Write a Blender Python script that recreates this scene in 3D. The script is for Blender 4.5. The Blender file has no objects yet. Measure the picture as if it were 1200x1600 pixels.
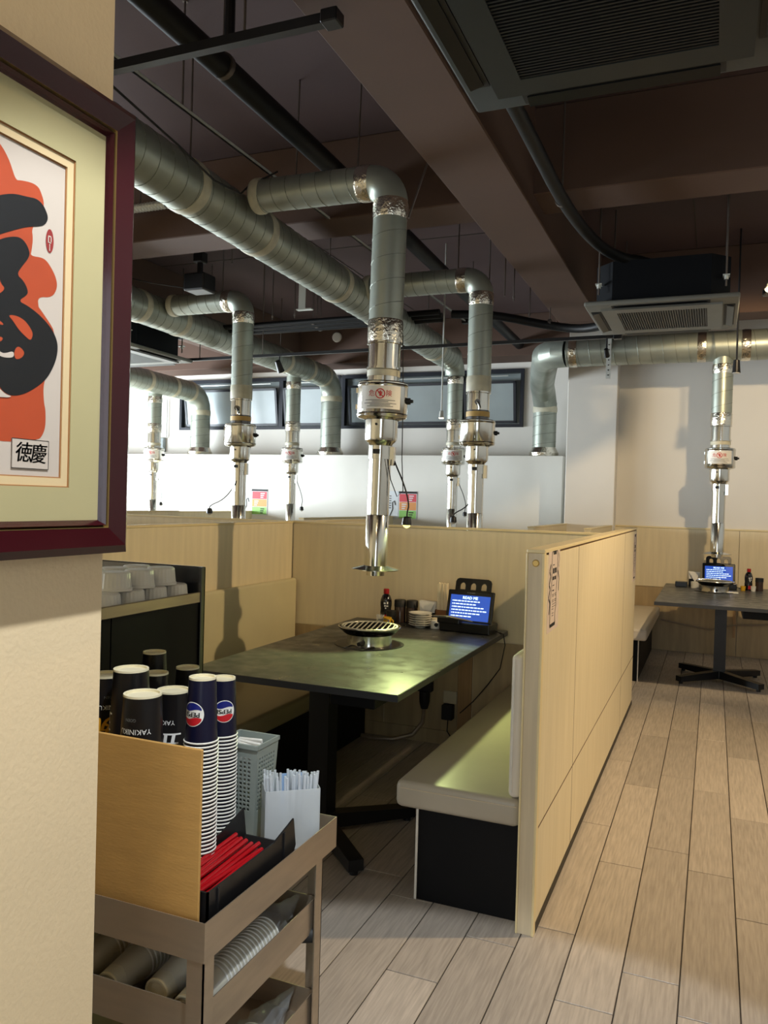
import bpy, bmesh, math, random
from mathutils import Vector, Matrix
from math import sin, cos, pi, radians, sqrt
random.seed(7)
S = bpy.context.scene
COL = S.collection
# ------------------------------------------------------------------ camera, world, lights, exposure
YAW, PITCH, ROLL = radians(22.4), radians(-0.85), radians(1.6)
fw = Vector((-sin(YAW)*cos(PITCH), cos(YAW)*cos(PITCH), sin(PITCH)))
r0 = Vector((cos(YAW), sin(YAW), 0)); u0 = r0.cross(fw)
rr = r0*cos(ROLL)+u0*sin(ROLL); uu = u0*cos(ROLL)-r0*sin(ROLL)
cam = bpy.data.cameras.new('camera'); camo = bpy.data.objects.new('camera', cam); COL.objects.link(camo)
m = Matrix.Identity(4)
for i in range(3):
    m[i][0], m[i][1], m[i][2] = rr[i], uu[i], -fw[i]
m[2][3] = 1.4
camo.matrix_world = m
cam.sensor_fit = 'VERTICAL'; cam.sensor_height = 36.0; cam.lens = 1250/1600*36
cam.clip_start = 0.05
S.camera = camo
S.view_settings.view_transform = 'Standard'
S.view_settings.look = 'None'
S.view_settings.exposure = 0.0
S.view_settings.gamma = 1.0
S.view_settings.use_curve_mapping = False
w = bpy.data.worlds.new('world'); S.world = w; w.use_nodes = True
w.node_tree.nodes['Background'].inputs[0].default_value = (0.80, 0.90, 1.0, 1)
w.node_tree.nodes['Background'].inputs[1].default_value = 1.0

def area(name, loc, target, sx, sy, power, color):
    l = bpy.data.lights.new(name, 'AREA'); l.shape = 'RECTANGLE'; l.size = sx; l.size_y = sy
    l.energy = power; l.color = color
    o = bpy.data.objects.new(name, l); COL.objects.link(o); o.location = loc
    d = Vector(target)-Vector(loc); o.rotation_euler = d.to_track_quat('-Z', 'Y').to_euler()
    return o
def spot(name, loc, target, power, color, angle=80, blend=0.5, size=0.05):
    l = bpy.data.lights.new(name, 'SPOT'); l.energy = power; l.color = color
    l.spot_size = radians(angle); l.spot_blend = blend; l.shadow_soft_size = size
    o = bpy.data.objects.new(name, l); COL.objects.link(o); o.location = loc
    d = Vector(target)-Vector(loc); o.rotation_euler = d.to_track_quat('-Z', 'Y').to_euler()
    return o
DAY = (0.83, 0.93, 1.0); WARM = (1.0, 0.74, 0.42)
# daylight through the street windows of the left wall and of the shop front behind the camera
area('daylight_left', (-8.9, 6.0, 1.3), (0, 6.0, 1.3), 4.6, 1.3, 760, DAY)
area('daylight_left_front', (-8.9, 1.2, 1.3), (0, 1.2, 1.4), 3.4, 1.3, 200, DAY)
area('daylight_shopfront', (-0.6, -2.3, 1.6), (-0.6, 5, 1.3), 3.4, 2.0, 60, DAY)

# ------------------------------------------------------------------ materials
MATS = {}
def lin(c):
    return tuple((x/12.92 if x <= 0.04045 else ((x+0.055)/1.055)**2.4) for x in c)
def rgb(r, g, b):
    return lin((r/255, g/255, b/255))
def mat(name, col, rough=0.5, metal=0.0, var=0.0, vscale=6.0, stretch=(1, 1, 1), bump=0.0, bscale=40.0,
        rvar=0.0, spec=0.5, emit=None, estr=0.0, alpha=1.0, trans=0.0, coat=0.0, objrand=0.0, col2=None, detail=4.0):
    if name in MATS: return MATS[name]
    M = bpy.data.materials.new(name); M.use_nodes = True; nt = M.node_tree; N = nt.nodes; L = nt.links
    b = N['Principled BSDF']
    b.inputs['Base Color'].default_value = (*col, 1); b.inputs['Roughness'].default_value = rough
    b.inputs['Metallic'].default_value = metal; b.inputs['Specular IOR Level'].default_value = spec
    b.inputs['Alpha'].default_value = alpha; b.inputs['Transmission Weight'].default_value = trans
    b.inputs['Coat Weight'].default_value = coat; b.inputs['Coat Roughness'].default_value = 0.08
    if emit: b.inputs['Emission Color'].default_value = (*emit, 1); b.inputs['Emission Strength'].default_value = estr
    if var or bump or rvar or col2 or objrand:
        tc = N.new('ShaderNodeTexCoord'); mp = N.new('ShaderNodeMapping'); mp.inputs['Scale'].default_value = stretch
        L.new(tc.outputs['Object'], mp.inputs['Vector'])
        no = N.new('ShaderNodeTexNoise'); no.inputs['Scale'].default_value = vscale; no.inputs['Detail'].default_value = detail
        vec = mp.outputs['Vector']
        if objrand:
            oi = N.new('ShaderNodeObjectInfo'); ad = N.new('ShaderNodeVectorMath'); ad.operation = 'MULTIPLY_ADD'
            L.new(oi.outputs['Random'], ad.inputs[0]); ad.inputs[1].default_value = (17, 31, 13); L.new(vec, ad.inputs[2]); vec = ad.outputs[0]
        L.new(vec, no.inputs['Vector'])
        mr = N.new('ShaderNodeMapRange'); mr.inputs['From Min'].default_value = 0.28; mr.inputs['From Max'].default_value = 0.72
        L.new(no.outputs['Fac'], mr.inputs['Value'])
        mx = N.new('ShaderNodeMix'); mx.data_type = 'RGBA'
        c2 = col2 if col2 else tuple(x*(1-var) for x in col); c1 = col if col2 else tuple(min(1, x*(1+var*0.6)) for x in col)
        mx.inputs[6].default_value = (*c1, 1); mx.inputs[7].default_value = (*c2, 1)
        L.new(mr.outputs['Result'], mx.inputs[0]); out = mx.outputs[2]
        if objrand:
            mul = N.new('ShaderNodeMapRange'); mul.inputs['To Min'].default_value = 1-objrand; mul.inputs['To Max'].default_value = 1+objrand*0.5
            L.new(oi.outputs['Random'], mul.inputs['Value'])
            hs = N.new('ShaderNodeHueSaturation'); L.new(mul.outputs['Result'], hs.inputs['Value']); L.new(out, hs.inputs['Color']); out = hs.outputs['Color']
        L.new(out, b.inputs['Base Color'])
        if rvar:
            m2 = N.new('ShaderNodeMapRange'); m2.inputs['To Min'].default_value = max(0.02, rough-rvar); m2.inputs['To Max'].default_value = min(1, rough+rvar)
            L.new(mr.outputs['Result'], m2.inputs['Value']); L.new(m2.outputs['Result'], b.inputs['Roughness'])
        if bump:
            n2 = N.new('ShaderNodeTexNoise'); n2.inputs['Scale'].default_value = bscale; n2.inputs['Detail'].default_value = 3.0
            L.new(vec, n2.inputs['Vector']); bp = N.new('ShaderNodeBump'); bp.inputs['Strength'].default_value = bump; bp.inputs['Distance'].default_value = 0.01
            L.new(n2.outputs['Fac'], bp.inputs['Height']); L.new(bp.outputs['Normal'], b.inputs['Normal'])
    MATS[name] = M
    return M
mat('plank', rgb(180, 169, 157), 0.40, var=0.22, vscale=10, stretch=(13, 0.8, 1), bump=0.08, bscale=30, rvar=0.08, objrand=0.20, detail=8)
mat('grout', rgb(58, 52, 46), 0.9)
mat('ceiling_paint', rgb(78, 60, 59), 0.85, var=0.15, vscale=1.3, bump=0.05, bscale=60)
mat('beam_paint', rgb(88, 66, 54), 0.8, var=0.14, vscale=1.5, bump=0.05, bscale=60)
mat('white_wall', rgb(226, 222, 214), 0.75, var=0.05, vscale=1.2, bump=0.03, bscale=70)
mat('ledge_white', rgb(232, 230, 222), 0.6, var=0.03, vscale=2)
mat('cream_wall', rgb(232, 208, 168), 0.75, var=0.06, vscale=3, bump=0.08, bscale=130)
mat('laminate', rgb(226, 212, 178), 0.42, var=0.07, vscale=5, stretch=(6, 6, 0.5), rvar=0.05)
mat('laminate_edge', rgb(226, 208, 160), 0.4, var=0.05)
mat('laminate_end', rgb(206, 190, 160), 0.5, var=0.10, vscale=8, stretch=(8, 8, 0.4))
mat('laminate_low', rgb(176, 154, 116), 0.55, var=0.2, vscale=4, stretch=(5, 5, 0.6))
mat('batten', rgb(168, 132, 88), 0.55, var=0.2, vscale=6, stretch=(8, 8, 0.5))
mat('seam_dark', rgb(84, 56, 26), 0.8)
mat('vinyl', rgb(214, 205, 190), 0.42, var=0.05, vscale=4, bump=0.03, bscale=200)
mat('vinyl_cream', rgb(208, 198, 160), 0.42, var=0.06, vscale=4)
mat('vinyl_olive', rgb(146, 134, 106), 0.40, var=0.10, vscale=3)
mat('vinyl_seat', rgb(178, 168, 150), 0.40, var=0.10, vscale=3, bump=0.03, bscale=200)
mat('black_board', rgb(11, 11, 13), 0.55, spec=0.2, var=0.2, vscale=8)
mat('white_trim', rgb(222, 216, 204), 0.5, var=0.12, vscale=20)
mat('table_dark', rgb(70, 72, 70), 0.36, var=0.25, vscale=14, rvar=0.10, bump=0.05, bscale=50)
mat('table_edge', rgb(46, 48, 52), 0.45)
mat('black_metal', rgb(24, 25, 28), 0.38, metal=0.2)
mat('galv', rgb(172, 178, 168), 0.40, metal=0.65, var=0.14, vscale=5, rvar=0.08, col2=rgb(146, 153, 143))
mat('galv_seam', rgb(122, 128, 118), 0.5, metal=0.5)
mat('foil', rgb(222, 218, 205), 0.22, metal=1.0, bump=0.6, bscale=45)
mat('tape_white', rgb(196, 192, 170), 0.5, var=0.15, vscale=20)
mat('steel', rgb(206, 206, 200), 0.14, metal=1.0, bump=0.015, bscale=20)
mat('steel_brushed', rgb(182, 166, 146), 0.38, metal=0.75, var=0.10, vscale=5, stretch=(1, 1, 6), rvar=0.1)
mat('steel_dark', rgb(96, 96, 96), 0.25, metal=1.0)
mat('label_white', rgb(222, 220, 214), 0.45)
mat('red_print', rgb(190, 30, 30), 0.5)
mat('ink', rgb(16, 16, 18), 0.6)
mat('grey_ink', rgb(110, 110, 110), 0.6)
mat('black_pipe', rgb(18, 19, 20), 0.5, spec=0.25)
mat('black_rubber', rgb(20, 20, 21), 0.6)
mat('rod', rgb(112, 104, 98), 0.45, metal=0.7)
mat('ac_panel', rgb(112, 113, 107), 0.5, var=0.10, vscale=4)
mat('ac_grille', rgb(66, 68, 66), 0.5)
mat('ac_dark', rgb(14, 15, 15), 0.6)
mat('ac_body', rgb(11, 14, 19), 0.65, spec=0.15)
mat('ac_shaded', rgb(28, 33, 32), 0.45, spec=0.35, var=0.12, vscale=4)  # cassette grey darkened: shade on the near unit is put into the colour
mat('ac_shaded_grille', rgb(16, 18, 18), 0.5, spec=0.3)  # slat grey darkened for the same shade
mat('window_frame', rgb(26, 30, 40), 0.4)
mat('window_film', rgb(150, 160, 162), 0.25, var=0.08, vscale=3)
mat('frame_wood', rgb(48, 8, 14), 0.2, var=0.2, vscale=3, coat=0.25, spec=0.35)
mat('gold', rgb(206, 176, 110), 0.3, metal=0.8)
mat('mat_green', rgb(186, 174, 128), 0.8, var=0.04)
mat('mat_cream', rgb(222, 196, 150), 0.8)
mat('bevel_brown', rgb(160, 110, 62), 0.8)
mat('paper', rgb(202, 188, 174), 0.85, var=0.03)
mat('brush_orange', rgb(184, 72, 32), 0.7, var=0.18, vscale=9)
mat('brush_black', rgb(14, 14, 15), 0.6)
mat('seal_red', rgb(150, 44, 40), 0.7)
mat('cardboard', rgb(190, 146, 80), 0.75, var=0.08, vscale=10, stretch=(1, 1, 6), bump=0.05, bscale=60)
mat('cup_black', rgb(18, 17, 20), 0.32)
mat('cup_navy', rgb(16, 18, 46), 0.32)
mat('cup_bottom', rgb(232, 222, 190), 0.6)
mat('cup_rim', rgb(236, 234, 226), 0.5)
mat('cup_white', rgb(228, 226, 220), 0.5)
mat('logo_blue', rgb(24, 34, 120), 0.4)
mat('logo_red', rgb(196, 30, 40), 0.4)
mat('logo_white', rgb(238, 238, 234), 0.4)
mat('print_white', rgb(232, 232, 230), 0.5)
mat('print_yellow', rgb(222, 160, 40), 0.5)
mat('straw_red', rgb(176, 16, 26), 0.22)
mat('straw_clear', rgb(225, 232, 240), 0.15, alpha=0.55)
mat('plastic_white', rgb(218, 224, 228), 0.3, alpha=0.5)
mat('plastic_blue', rgb(150, 180, 220), 0.3)
mat('basket_grey', rgb(140, 150, 146), 0.4)
mat('bin_black', rgb(24, 23, 24), 0.4)
mat('film', rgb(230, 236, 244), 0.06, alpha=0.12, spec=0.9, bump=0.6, bscale=30)
mat('paper_lid', rgb(206, 200, 178), 0.6)
mat('ceramic', rgb(226, 224, 214), 0.22)
mat('soy', rgb(16, 12, 14), 0.12, coat=0.5)
mat('cap_red', rgb(170, 30, 34), 0.35)
mat('wood_chop', rgb(240, 226, 192), 0.6, var=0.1)
mat('wood_box', rgb(150, 96, 48), 0.55, var=0.15, vscale=10, stretch=(6, 6, 0.6))
mat('glass_clear', rgb(225, 230, 230), 0.05, alpha=0.25)
mat('glass_brown', rgb(60, 46, 40), 0.15)
mat('yellow_plastic', rgb(216, 170, 40), 0.4)
mat('napkin', rgb(234, 232, 226), 0.85)
mat('tablet_black', rgb(14, 14, 16), 0.3)
mat('screen_blue', rgb(20, 40, 110), 0.2, emit=rgb(48, 84, 176), estr=1.1)
mat('screen_text', rgb(200, 220, 240), 0.3, emit=rgb(200, 225, 250), estr=1.6)
mat('screen_red', rgb(220, 60, 60), 0.3, emit=rgb(230, 70, 70), estr=1.2)
mat('bulb', rgb(255, 250, 190), 0.3, emit=(1.0, 0.92, 0.30), estr=1.7)
mat('bulb_warm', rgb(255, 240, 200), 0.3, emit=(1.0, 0.8, 0.45), estr=12)
mat('bulb_off', rgb(190, 190, 186), 0.25)
mat('grate', rgb(214, 212, 196), 0.45, metal=0.3)
mat('char', rgb(10, 9, 8), 0.9, spec=0.05)
mat('outlet', rgb(186, 176, 150), 0.5)
mat('poster_white', rgb(226, 232, 236), 0.6)
mat('poster_red', rgb(218, 84, 92), 0.6)
mat('poster_orange', rgb(232, 160, 96), 0.6)
mat('poster_green', rgb(150, 206, 110), 0.6)
mat('poster_pink', rgb(214, 196, 182), 0.6)
mat('art_glass', (0.0, 0.0, 0.0), 0.02, alpha=0.045, spec=0.5)
mat('strip_bright', rgb(210, 214, 210), 0.3, metal=0.3)
mat('tape_yellow', rgb(196, 160, 90), 0.5)
mat('grime', rgb(60, 54, 44), 0.8)

# ------------------------------------------------------------------ mesh helpers
def wloc(o):
    v = Vector((0, 0, 0))
    while o is not None:
        v += o.location; o = o.parent
    return v
class MB:
    def __init__(s): s.v = []; s.f = []
    def add(s, vs, fs):
        n = len(s.v); s.v += [Vector(p) for p in vs]; s.f += [tuple(i+n for i in f) for f in fs]; return s
    def box(s, x0, x1, y0, y1, z0, z1):
        return s.add([(x, y, z) for z in (z0, z1) for y in (y0, y1) for x in (x0, x1)],
                     [(0, 2, 3, 1), (4, 5, 7, 6), (0, 1, 5, 4), (2, 6, 7, 3), (0, 4, 6, 2), (1, 3, 7, 5)])
    def rbox(s, x0, x1, y0, y1, z0, z1, b=0.005, seg=2):
        bm = bmesh.new(); t = MB().box(x0, x1, y0, y1, z0, z1)
        vs = [bm.verts.new(p) for p in t.v]
        for f in t.f: bm.faces.new([vs[i] for i in f])
        bmesh.ops.bevel(bm, geom=list(bm.edges), offset=b, segments=seg, affect='EDGES', profile=0.5)
        bm.verts.index_update()
        s.add([v.co.copy() for v in bm.verts], [[v.index for v in f.verts] for f in bm.faces]); bm.free(); return s
    def lathe(s, prof, c=(0, 0), n=24, zoff=0.0, capb=True, capt=True, a0=0.0):
        vs = []; fs = []; k = len(prof)
        for j in range(n):
            a = a0+2*pi*j/n
            for (r, z) in prof: vs.append((c[0]+r*cos(a), c[1]+r*sin(a), z+zoff))
        for j in range(n):
            q = (j+1) % n
            for i in range(k-1): fs.append((j*k+i, q*k+i, q*k+i+1, j*k+i+1))
        if capb and prof[0][0] > 1e-6: fs.append(tuple(j*k for j in reversed(range(n))))
        if capt and prof[-1][0] > 1e-6: fs.append(tuple(j*k+k-1 for j in range(n)))
        return s.add(vs, fs)
    def tube(s, pts, r, n=12, caps=True):
        pts = [Vector(p) for p in pts]; rs = r if isinstance(r, (list, tuple)) else [r]*len(pts)
        T = []
        for i in range(len(pts)):
            a = pts[max(0, i-1)]; b = pts[min(len(pts)-1, i+1)]; T.append((b-a).normalized())
        up = Vector((0, 0, 1)) if abs(T[0].z) < 0.9 else Vector((1, 0, 0))
        nrm = (up-T[0]*up.dot(T[0])).normalized(); vs = []; fs = []
        for i, p in enumerate(pts):
            if i:
                ax = T[i-1].cross(T[i])
                if ax.length > 1e-7: nrm = Matrix.Rotation(T[i-1].angle(T[i]), 3, ax.normalized()) @ nrm
                nrm = (nrm-T[i]*nrm.dot(T[i])).normalized()
            bi = T[i].cross(nrm)
            for j in range(n):
                a = 2*pi*j/n; vs.append(p+(nrm*cos(a)+bi*sin(a))*rs[i])
        for i in range(len(pts)-1):
            for j in range(n):
                q = (j+1) % n; fs.append((i*n+j, i*n+q, (i+1)*n+q, (i+1)*n+j))
        if caps:
            fs.append(tuple(reversed(range(n)))); fs.append(tuple((len(pts)-1)*n+j for j in range(n)))
        return s.add(vs, fs)
    def poly(s, pts, off):      # flat polygon pts (3d) extruded by the vector off
        pts = [Vector(p) for p in pts]; off = Vector(off); n = len(pts)
        s.add(pts+[p+off for p in pts], [tuple(reversed(range(n))), tuple(range(n, 2*n))]+[(i, (i+1) % n, n+(i+1) % n, n+i) for i in range(n)])
        return s
    def build(s, name, material, parent=None, smooth=False, ang=35):
        me = bpy.data.meshes.new(name); o0 = wloc(parent) if parent is not None else Vector((0, 0, 0))
        me.from_pydata([tuple(p-o0) for p in s.v], [], [list(f) for f in s.f]); me.update()
        bm = bmesh.new(); bm.from_mesh(me); bmesh.ops.recalc_face_normals(bm, faces=bm.faces); bm.to_mesh(me); bm.free()
        me.materials.append(MATS[material] if isinstance(material, str) else material)
        if smooth:
            me.polygons.foreach_set('use_smooth', [True]*len(me.polygons)); me.set_sharp_from_angle(angle=radians(ang))
        o = bpy.data.objects.new(name, me); COL.objects.link(o)
        if parent is not None: o.parent = parent
        return o
def tag(o, label=None, cat=None, group=None, kind=None):
    if label: o['label'] = label
    if cat: o['category'] = cat
    if group: o['group'] = group
    if kind: o['kind'] = kind
    return o
def thing(name, label, cat, loc=(0, 0, 0), group=None):
    o = bpy.data.objects.new(name, None); o.empty_display_size = 0.1; COL.objects.link(o); o.location = loc
    return tag(o, label, cat, group)
def dup(root, loc=None, rotz=None, label=None, group=None, parent=None):
    r = root.copy(); COL.objects.link(r)
    if parent is not None: r.parent = parent
    if loc is not None: r.location = loc
    if rotz is not None: r.rotation_euler = (0, 0, rotz)
    if label: r['label'] = label
    if group: r['group'] = group
    for ch in root.children: dup(ch, parent=r)
    return r
def struct(o): o['kind'] = 'structure'; return o
FCACHE = {}
def text_polys(body, size, res=3):
    key = (body, res)
    if key not in FCACHE:
        cu = bpy.data.curves.new('tmp', 'FONT'); cu.body = body; cu.size = 1.0; cu.resolution_u = res
        cu.align_x = 'CENTER'; cu.align_y = 'CENTER'
        ob = bpy.data.objects.new('tmp', cu); COL.objects.link(ob)
        dg = bpy.context.evaluated_depsgraph_get(); dg.update()
        me = bpy.data.meshes.new_from_object(ob.evaluated_get(dg))
        FCACHE[key] = ([v.co.copy() for v in me.vertices], [tuple(p.vertices) for p in me.polygons])
        bpy.data.objects.remove(ob); bpy.data.curves.remove(cu); bpy.data.meshes.remove(me)
    vs, fs = FCACHE[key]
    return [(v.x*size, v.y*size) for v in vs], fs
def flat_text(mb, body, size, org, right, up, res=3, bold=0.0):
    vs, fs = text_polys(body, size, res); org = Vector(org); right = Vector(right); up = Vector(up)
    for dx in ((0,) if not bold else (-bold, 0, bold)):
        mb.add([org+right*(x+dx)+up*y for x, y in vs], fs)
    return mb
def split_poly(vs, fs, maxlen):
    bm = bmesh.new(); bv = [bm.verts.new((x, y, 0)) for x, y in vs]
    for f in fs:
        try: bm.faces.new([bv[i] for i in f])
        except ValueError: pass
    bmesh.ops.triangulate(bm, faces=bm.faces)
    for _ in range(3):
        e = [x for x in bm.edges if x.calc_length() > maxlen]
        if not e: break
        bmesh.ops.subdivide_edges(bm, edges=e, cuts=1); bmesh.ops.triangulate(bm, faces=bm.faces)
    bm.verts.index_update()
    r = [(v.co.x, v.co.y) for v in bm.verts], [tuple(v.index for v in f.verts) for f in bm.faces]
    bm.free(); return r
def wrap(mb, vs, fs, rfun, ang, zc, flip=False, eps=0.0006, c=(0, 0)):
    # print bent round a cup or drum: x -> arc, y -> height; flip turns it upside down
    R = rfun(zc); s = -1 if flip else 1; out = []
    for x, y in vs:
        z = zc+s*y; a = ang+s*x/R; r = rfun(z)+eps
        out.append((c[0]+r*cos(a), c[1]+r*sin(a), z))
    return mb.add(out, fs)
def disc_poly(r, n=28, y0=-9, y1=9):
    pts = []
    for i in range(n):
        a = 2*pi*i/n; x, y = r*cos(a), r*sin(a); pts.append((x, min(max(y, y0), y1)))
    return pts, [tuple(range(n))]
def helix(mb, p0, p1, R, pitch, rw=0.0022, n=20):
    p0 = Vector(p0); p1 = Vector(p1); d = p1-p0; Ln = d.length; t = d.normalized()
    up = Vector((0, 0, 1)) if abs(t.z) < 0.9 else Vector((1, 0, 0)); a = t.cross(up).normalized(); b = t.cross(a)
    k = int(Ln/pitch*n); pts = []
    for i in range(k+1):
        th = 2*pi*i/n; pts.append(p0+t*(Ln*i/k)+(a*cos(th)+b*sin(th))*R)
    return mb.tube(pts, rw, 4)
def arc_pts(c, u, v, R, a0, a1, n=10):
    c = Vector(c); u = Vector(u); v = Vector(v)
    return [c+u*(R*cos(a0+(a1-a0)*i/n))+v*(R*sin(a0+(a1-a0)*i/n)) for i in range(n+1)]
def band(mb, p, t, R, w, n=28, bulge=0.0):
    p = Vector(p); t = Vector(t).normalized()
    return mb.tube([p-t*w/2, p-t*w/4, p+t*w/4, p+t*w/2], [R, R+bulge, R+bulge, R], n)

# ------------------------------------------------------------------ the room
floor = struct(MB().box(-9.0, 2.6, -2.4, 9.6, -0.10, -0.004).build('floor', 'grout'))
PW, PL, GAP = 0.1625, 0.965, 0.004
known = {-1: 2.488, 0: 2.646, 1: 3.24, 2: 2.497, 3: 3.311, 4: 2.995}
rest = MB(); plank_proto = {}
for i in range(-53, 19):
    x0 = -0.5375+PW*i; x1 = x0+PW
    if x1 > 2.59 or x0 < -8.98: continue
    off = known.get(i, random.uniform(0, PL)); off = off % PL
    k0 = int(math.floor((-2.4-off)/PL))
    for k in range(k0, 14):
        y0 = off+k*PL; y1 = y0+PL
        if y1 < -2.3 or y0 > 9.55: continue
        a, b = max(y0, -2.38), min(y1, 9.58)
        vis = (-1.35 < x1 and x0 < 0.75 and 1.3 < y1 and y0 < 8.2) or (-2.4 < x1 <= -1.35 and 2.0 < y1 and y0 < 4.4)
        if vis:
            if 'p' not in plank_proto:
                o = MB().rbox(-PW/2+GAP/2, PW/2-GAP/2, -PL/2+GAP/2, PL/2-GAP/2, -0.010, 0.0, 0.0012, 1).build('plank', 'plank', floor)
                plank_proto['p'] = o
            else:
                o = plank_proto['p'].copy(); COL.objects.link(o); o.parent = floor
            o.location = ((x0+x1)/2, (y0+y1)/2, 0)
        else:
            rest.box(x0+GAP/2, x1-GAP/2, a+GAP/2, b-GAP/2, -0.010, 0.0)
o = rest.build('plank_field', 'plank', floor); o['kind'] = 'stuff'

CZ = 3.55
ceiling = struct(MB().box(-9.0, 2.6, -2.4, 9.6, CZ, CZ+0.12).build('ceiling', 'ceiling_paint'))
MB().rbox(-1.31, -0.96, -2.4, 7.1, 3.0, CZ, 0.006, 1).build('beam', 'beam_paint', ceiling)
MB().rbox(-9.0, 2.6, 4.33, 4.65, 3.08, CZ, 0.006, 1).build('beam', 'beam_paint', ceiling)
MB().rbox(-9.0, 2.6, 0.25, 0.57, 3.08, CZ, 0.006, 1).build('beam', 'beam_paint', ceiling)
MB().rbox(-1.34, 2.6, 7.1, 7.4, 3.0, CZ, 0.006, 1).build('beam', 'beam_paint', ceiling)
MB().rbox(-9.0, -1.2, 8.95, 9.5, 3.08, CZ, 0.006, 1).build('beam', 'beam_paint', ceiling)
MB().rbox(-5.2, -4.9, -2.4, 8.95, 3.0, CZ, 0.006, 1).build('beam', 'beam_paint', ceiling)
# ceiling board joints
for (x0, x1, y0, y1) in ((-4.9, -1.31, 2.6, 2.606), (-4.9, -1.31, 6.2, 6.206), (-3.2, -3.194, 4.65, 8.95), (-0.96, 2.6, 5.9, 5.906), (-0.2, -0.194, 4.65, 7.1)):
    MB().box(x0, x1, y0, y1, CZ-0.004, CZ+0.002).build('board_joint', 'grime', ceiling)

struct(MB().box(-9.0, -1.2, 9.4, 9.55, 0, 2.31).box(-9.0, -1.2, 9.4, 9.55, 3.0, 3.2).box(-9.0, -7.03, 9.4, 9.55, 2.31, 3.0).box(-2.12, -1.2, 9.4, 9.55, 2.31, 3.0).build('wall_back', 'white_wall'))
struct(MB().rbox(-8.98, -1.545, 8.85, 9.395, 0, 1.94, 0.008).build('wall_ledge', 'ledge_white'))
struct(MB().rbox(-1.405, -0.915, 8.2, 9.55, 0, CZ, 0.008).build('wall_column', 'white_wall'))
wr = struct(MB().box(-0.915, 2.6, 8.36, 9.5, 0, CZ).build('wall_right_back', 'white_wall'))
for k in range(3):
    MB().rbox(-0.95+k*1.185, 0.232+k*1.185, 8.335, 8.36, 0.62, 1.20, 0.003, 1).build('panel', 'laminate', wr)
    MB().rbox(-0.95+k*1.185, 0.232+k*1.185, 8.335, 8.36, 0.0, 0.617, 0.003, 1).build('lower_panel', 'laminate_low', wr)  # darker, dirty lower laminate; shade below the table is also in its colour
MB().box(-0.915, 2.6, 8.33, 8.36, 1.202, 1.216).build('cap_rail', 'laminate_edge', wr)
struct(MB().box(2.6, 2.75, -2.4, 9.6, 0, CZ).build('wall_right', 'white_wall'))
struct(MB().box(-9.0, -8.98, -2.4, 9.6, 0, 0.62).box(-9.0, -8.98, -2.4, 9.6, 1.98, CZ).box(-9.0, -8.98, -2.4, -0.6, 0.62, 1.98)
       .box(-9.0, -8.98, 3.0, 3.6, 0.62, 1.98).box(-9.0, -8.98, 8.4, 9.6, 0.62, 1.98).build('wall_left', 'white_wall'))
struct(MB().box(-9.0, -2.35, -2.45, -2.4, 0, CZ).box(1.15, 2.6, -2.45, -2.4, 0, CZ).box(-2.35, 1.15, -2.45, -2.4, 2.65, CZ)
       .box(-2.35, 1.15, -2.45, -2.4, 0, 0.5).build('wall_front', 'cream_wall'))
struct(MB().rbox(-2.6, -0.83, -2.4, 0.935, 0, CZ, 0.004, 1).build('wall_pillar', 'cream_wall'))
# window frames in the left wall and the shop front
def bars(n, x, ys, z0, z1):
    b = MB()
    for y in ys: b.box(x, x+0.05, y-0.03, y+0.03, z0, z1)
    b.box(x, x+0.05, ys[0], ys[-1], z0-0.03, z0+0.03); b.box(x, x+0.05, ys[0], ys[-1], z1-0.03, z1+0.03)
    return struct(b.build(n, 'window_frame'))
bars('window_3', -8.97, (-0.6, 1.2, 3.0), 0.62, 1.98); bars('window_4', -8.97, (3.6, 5.2, 6.8, 8.4), 0.62, 1.98)
b = MB()
for x in (-2.35, -0.6, 1.15): b.box(x-0.03, x+0.03, -2.4, -2.35, 0.5, 2.65)
b.box(-2.35, 1.15, -2.4, -2.35, 0.47, 0.53).box(-2.35, 1.15, -2.4, -2.35, 2.62, 2.68); struct(b.build('window_5', 'window_frame'))
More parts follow.
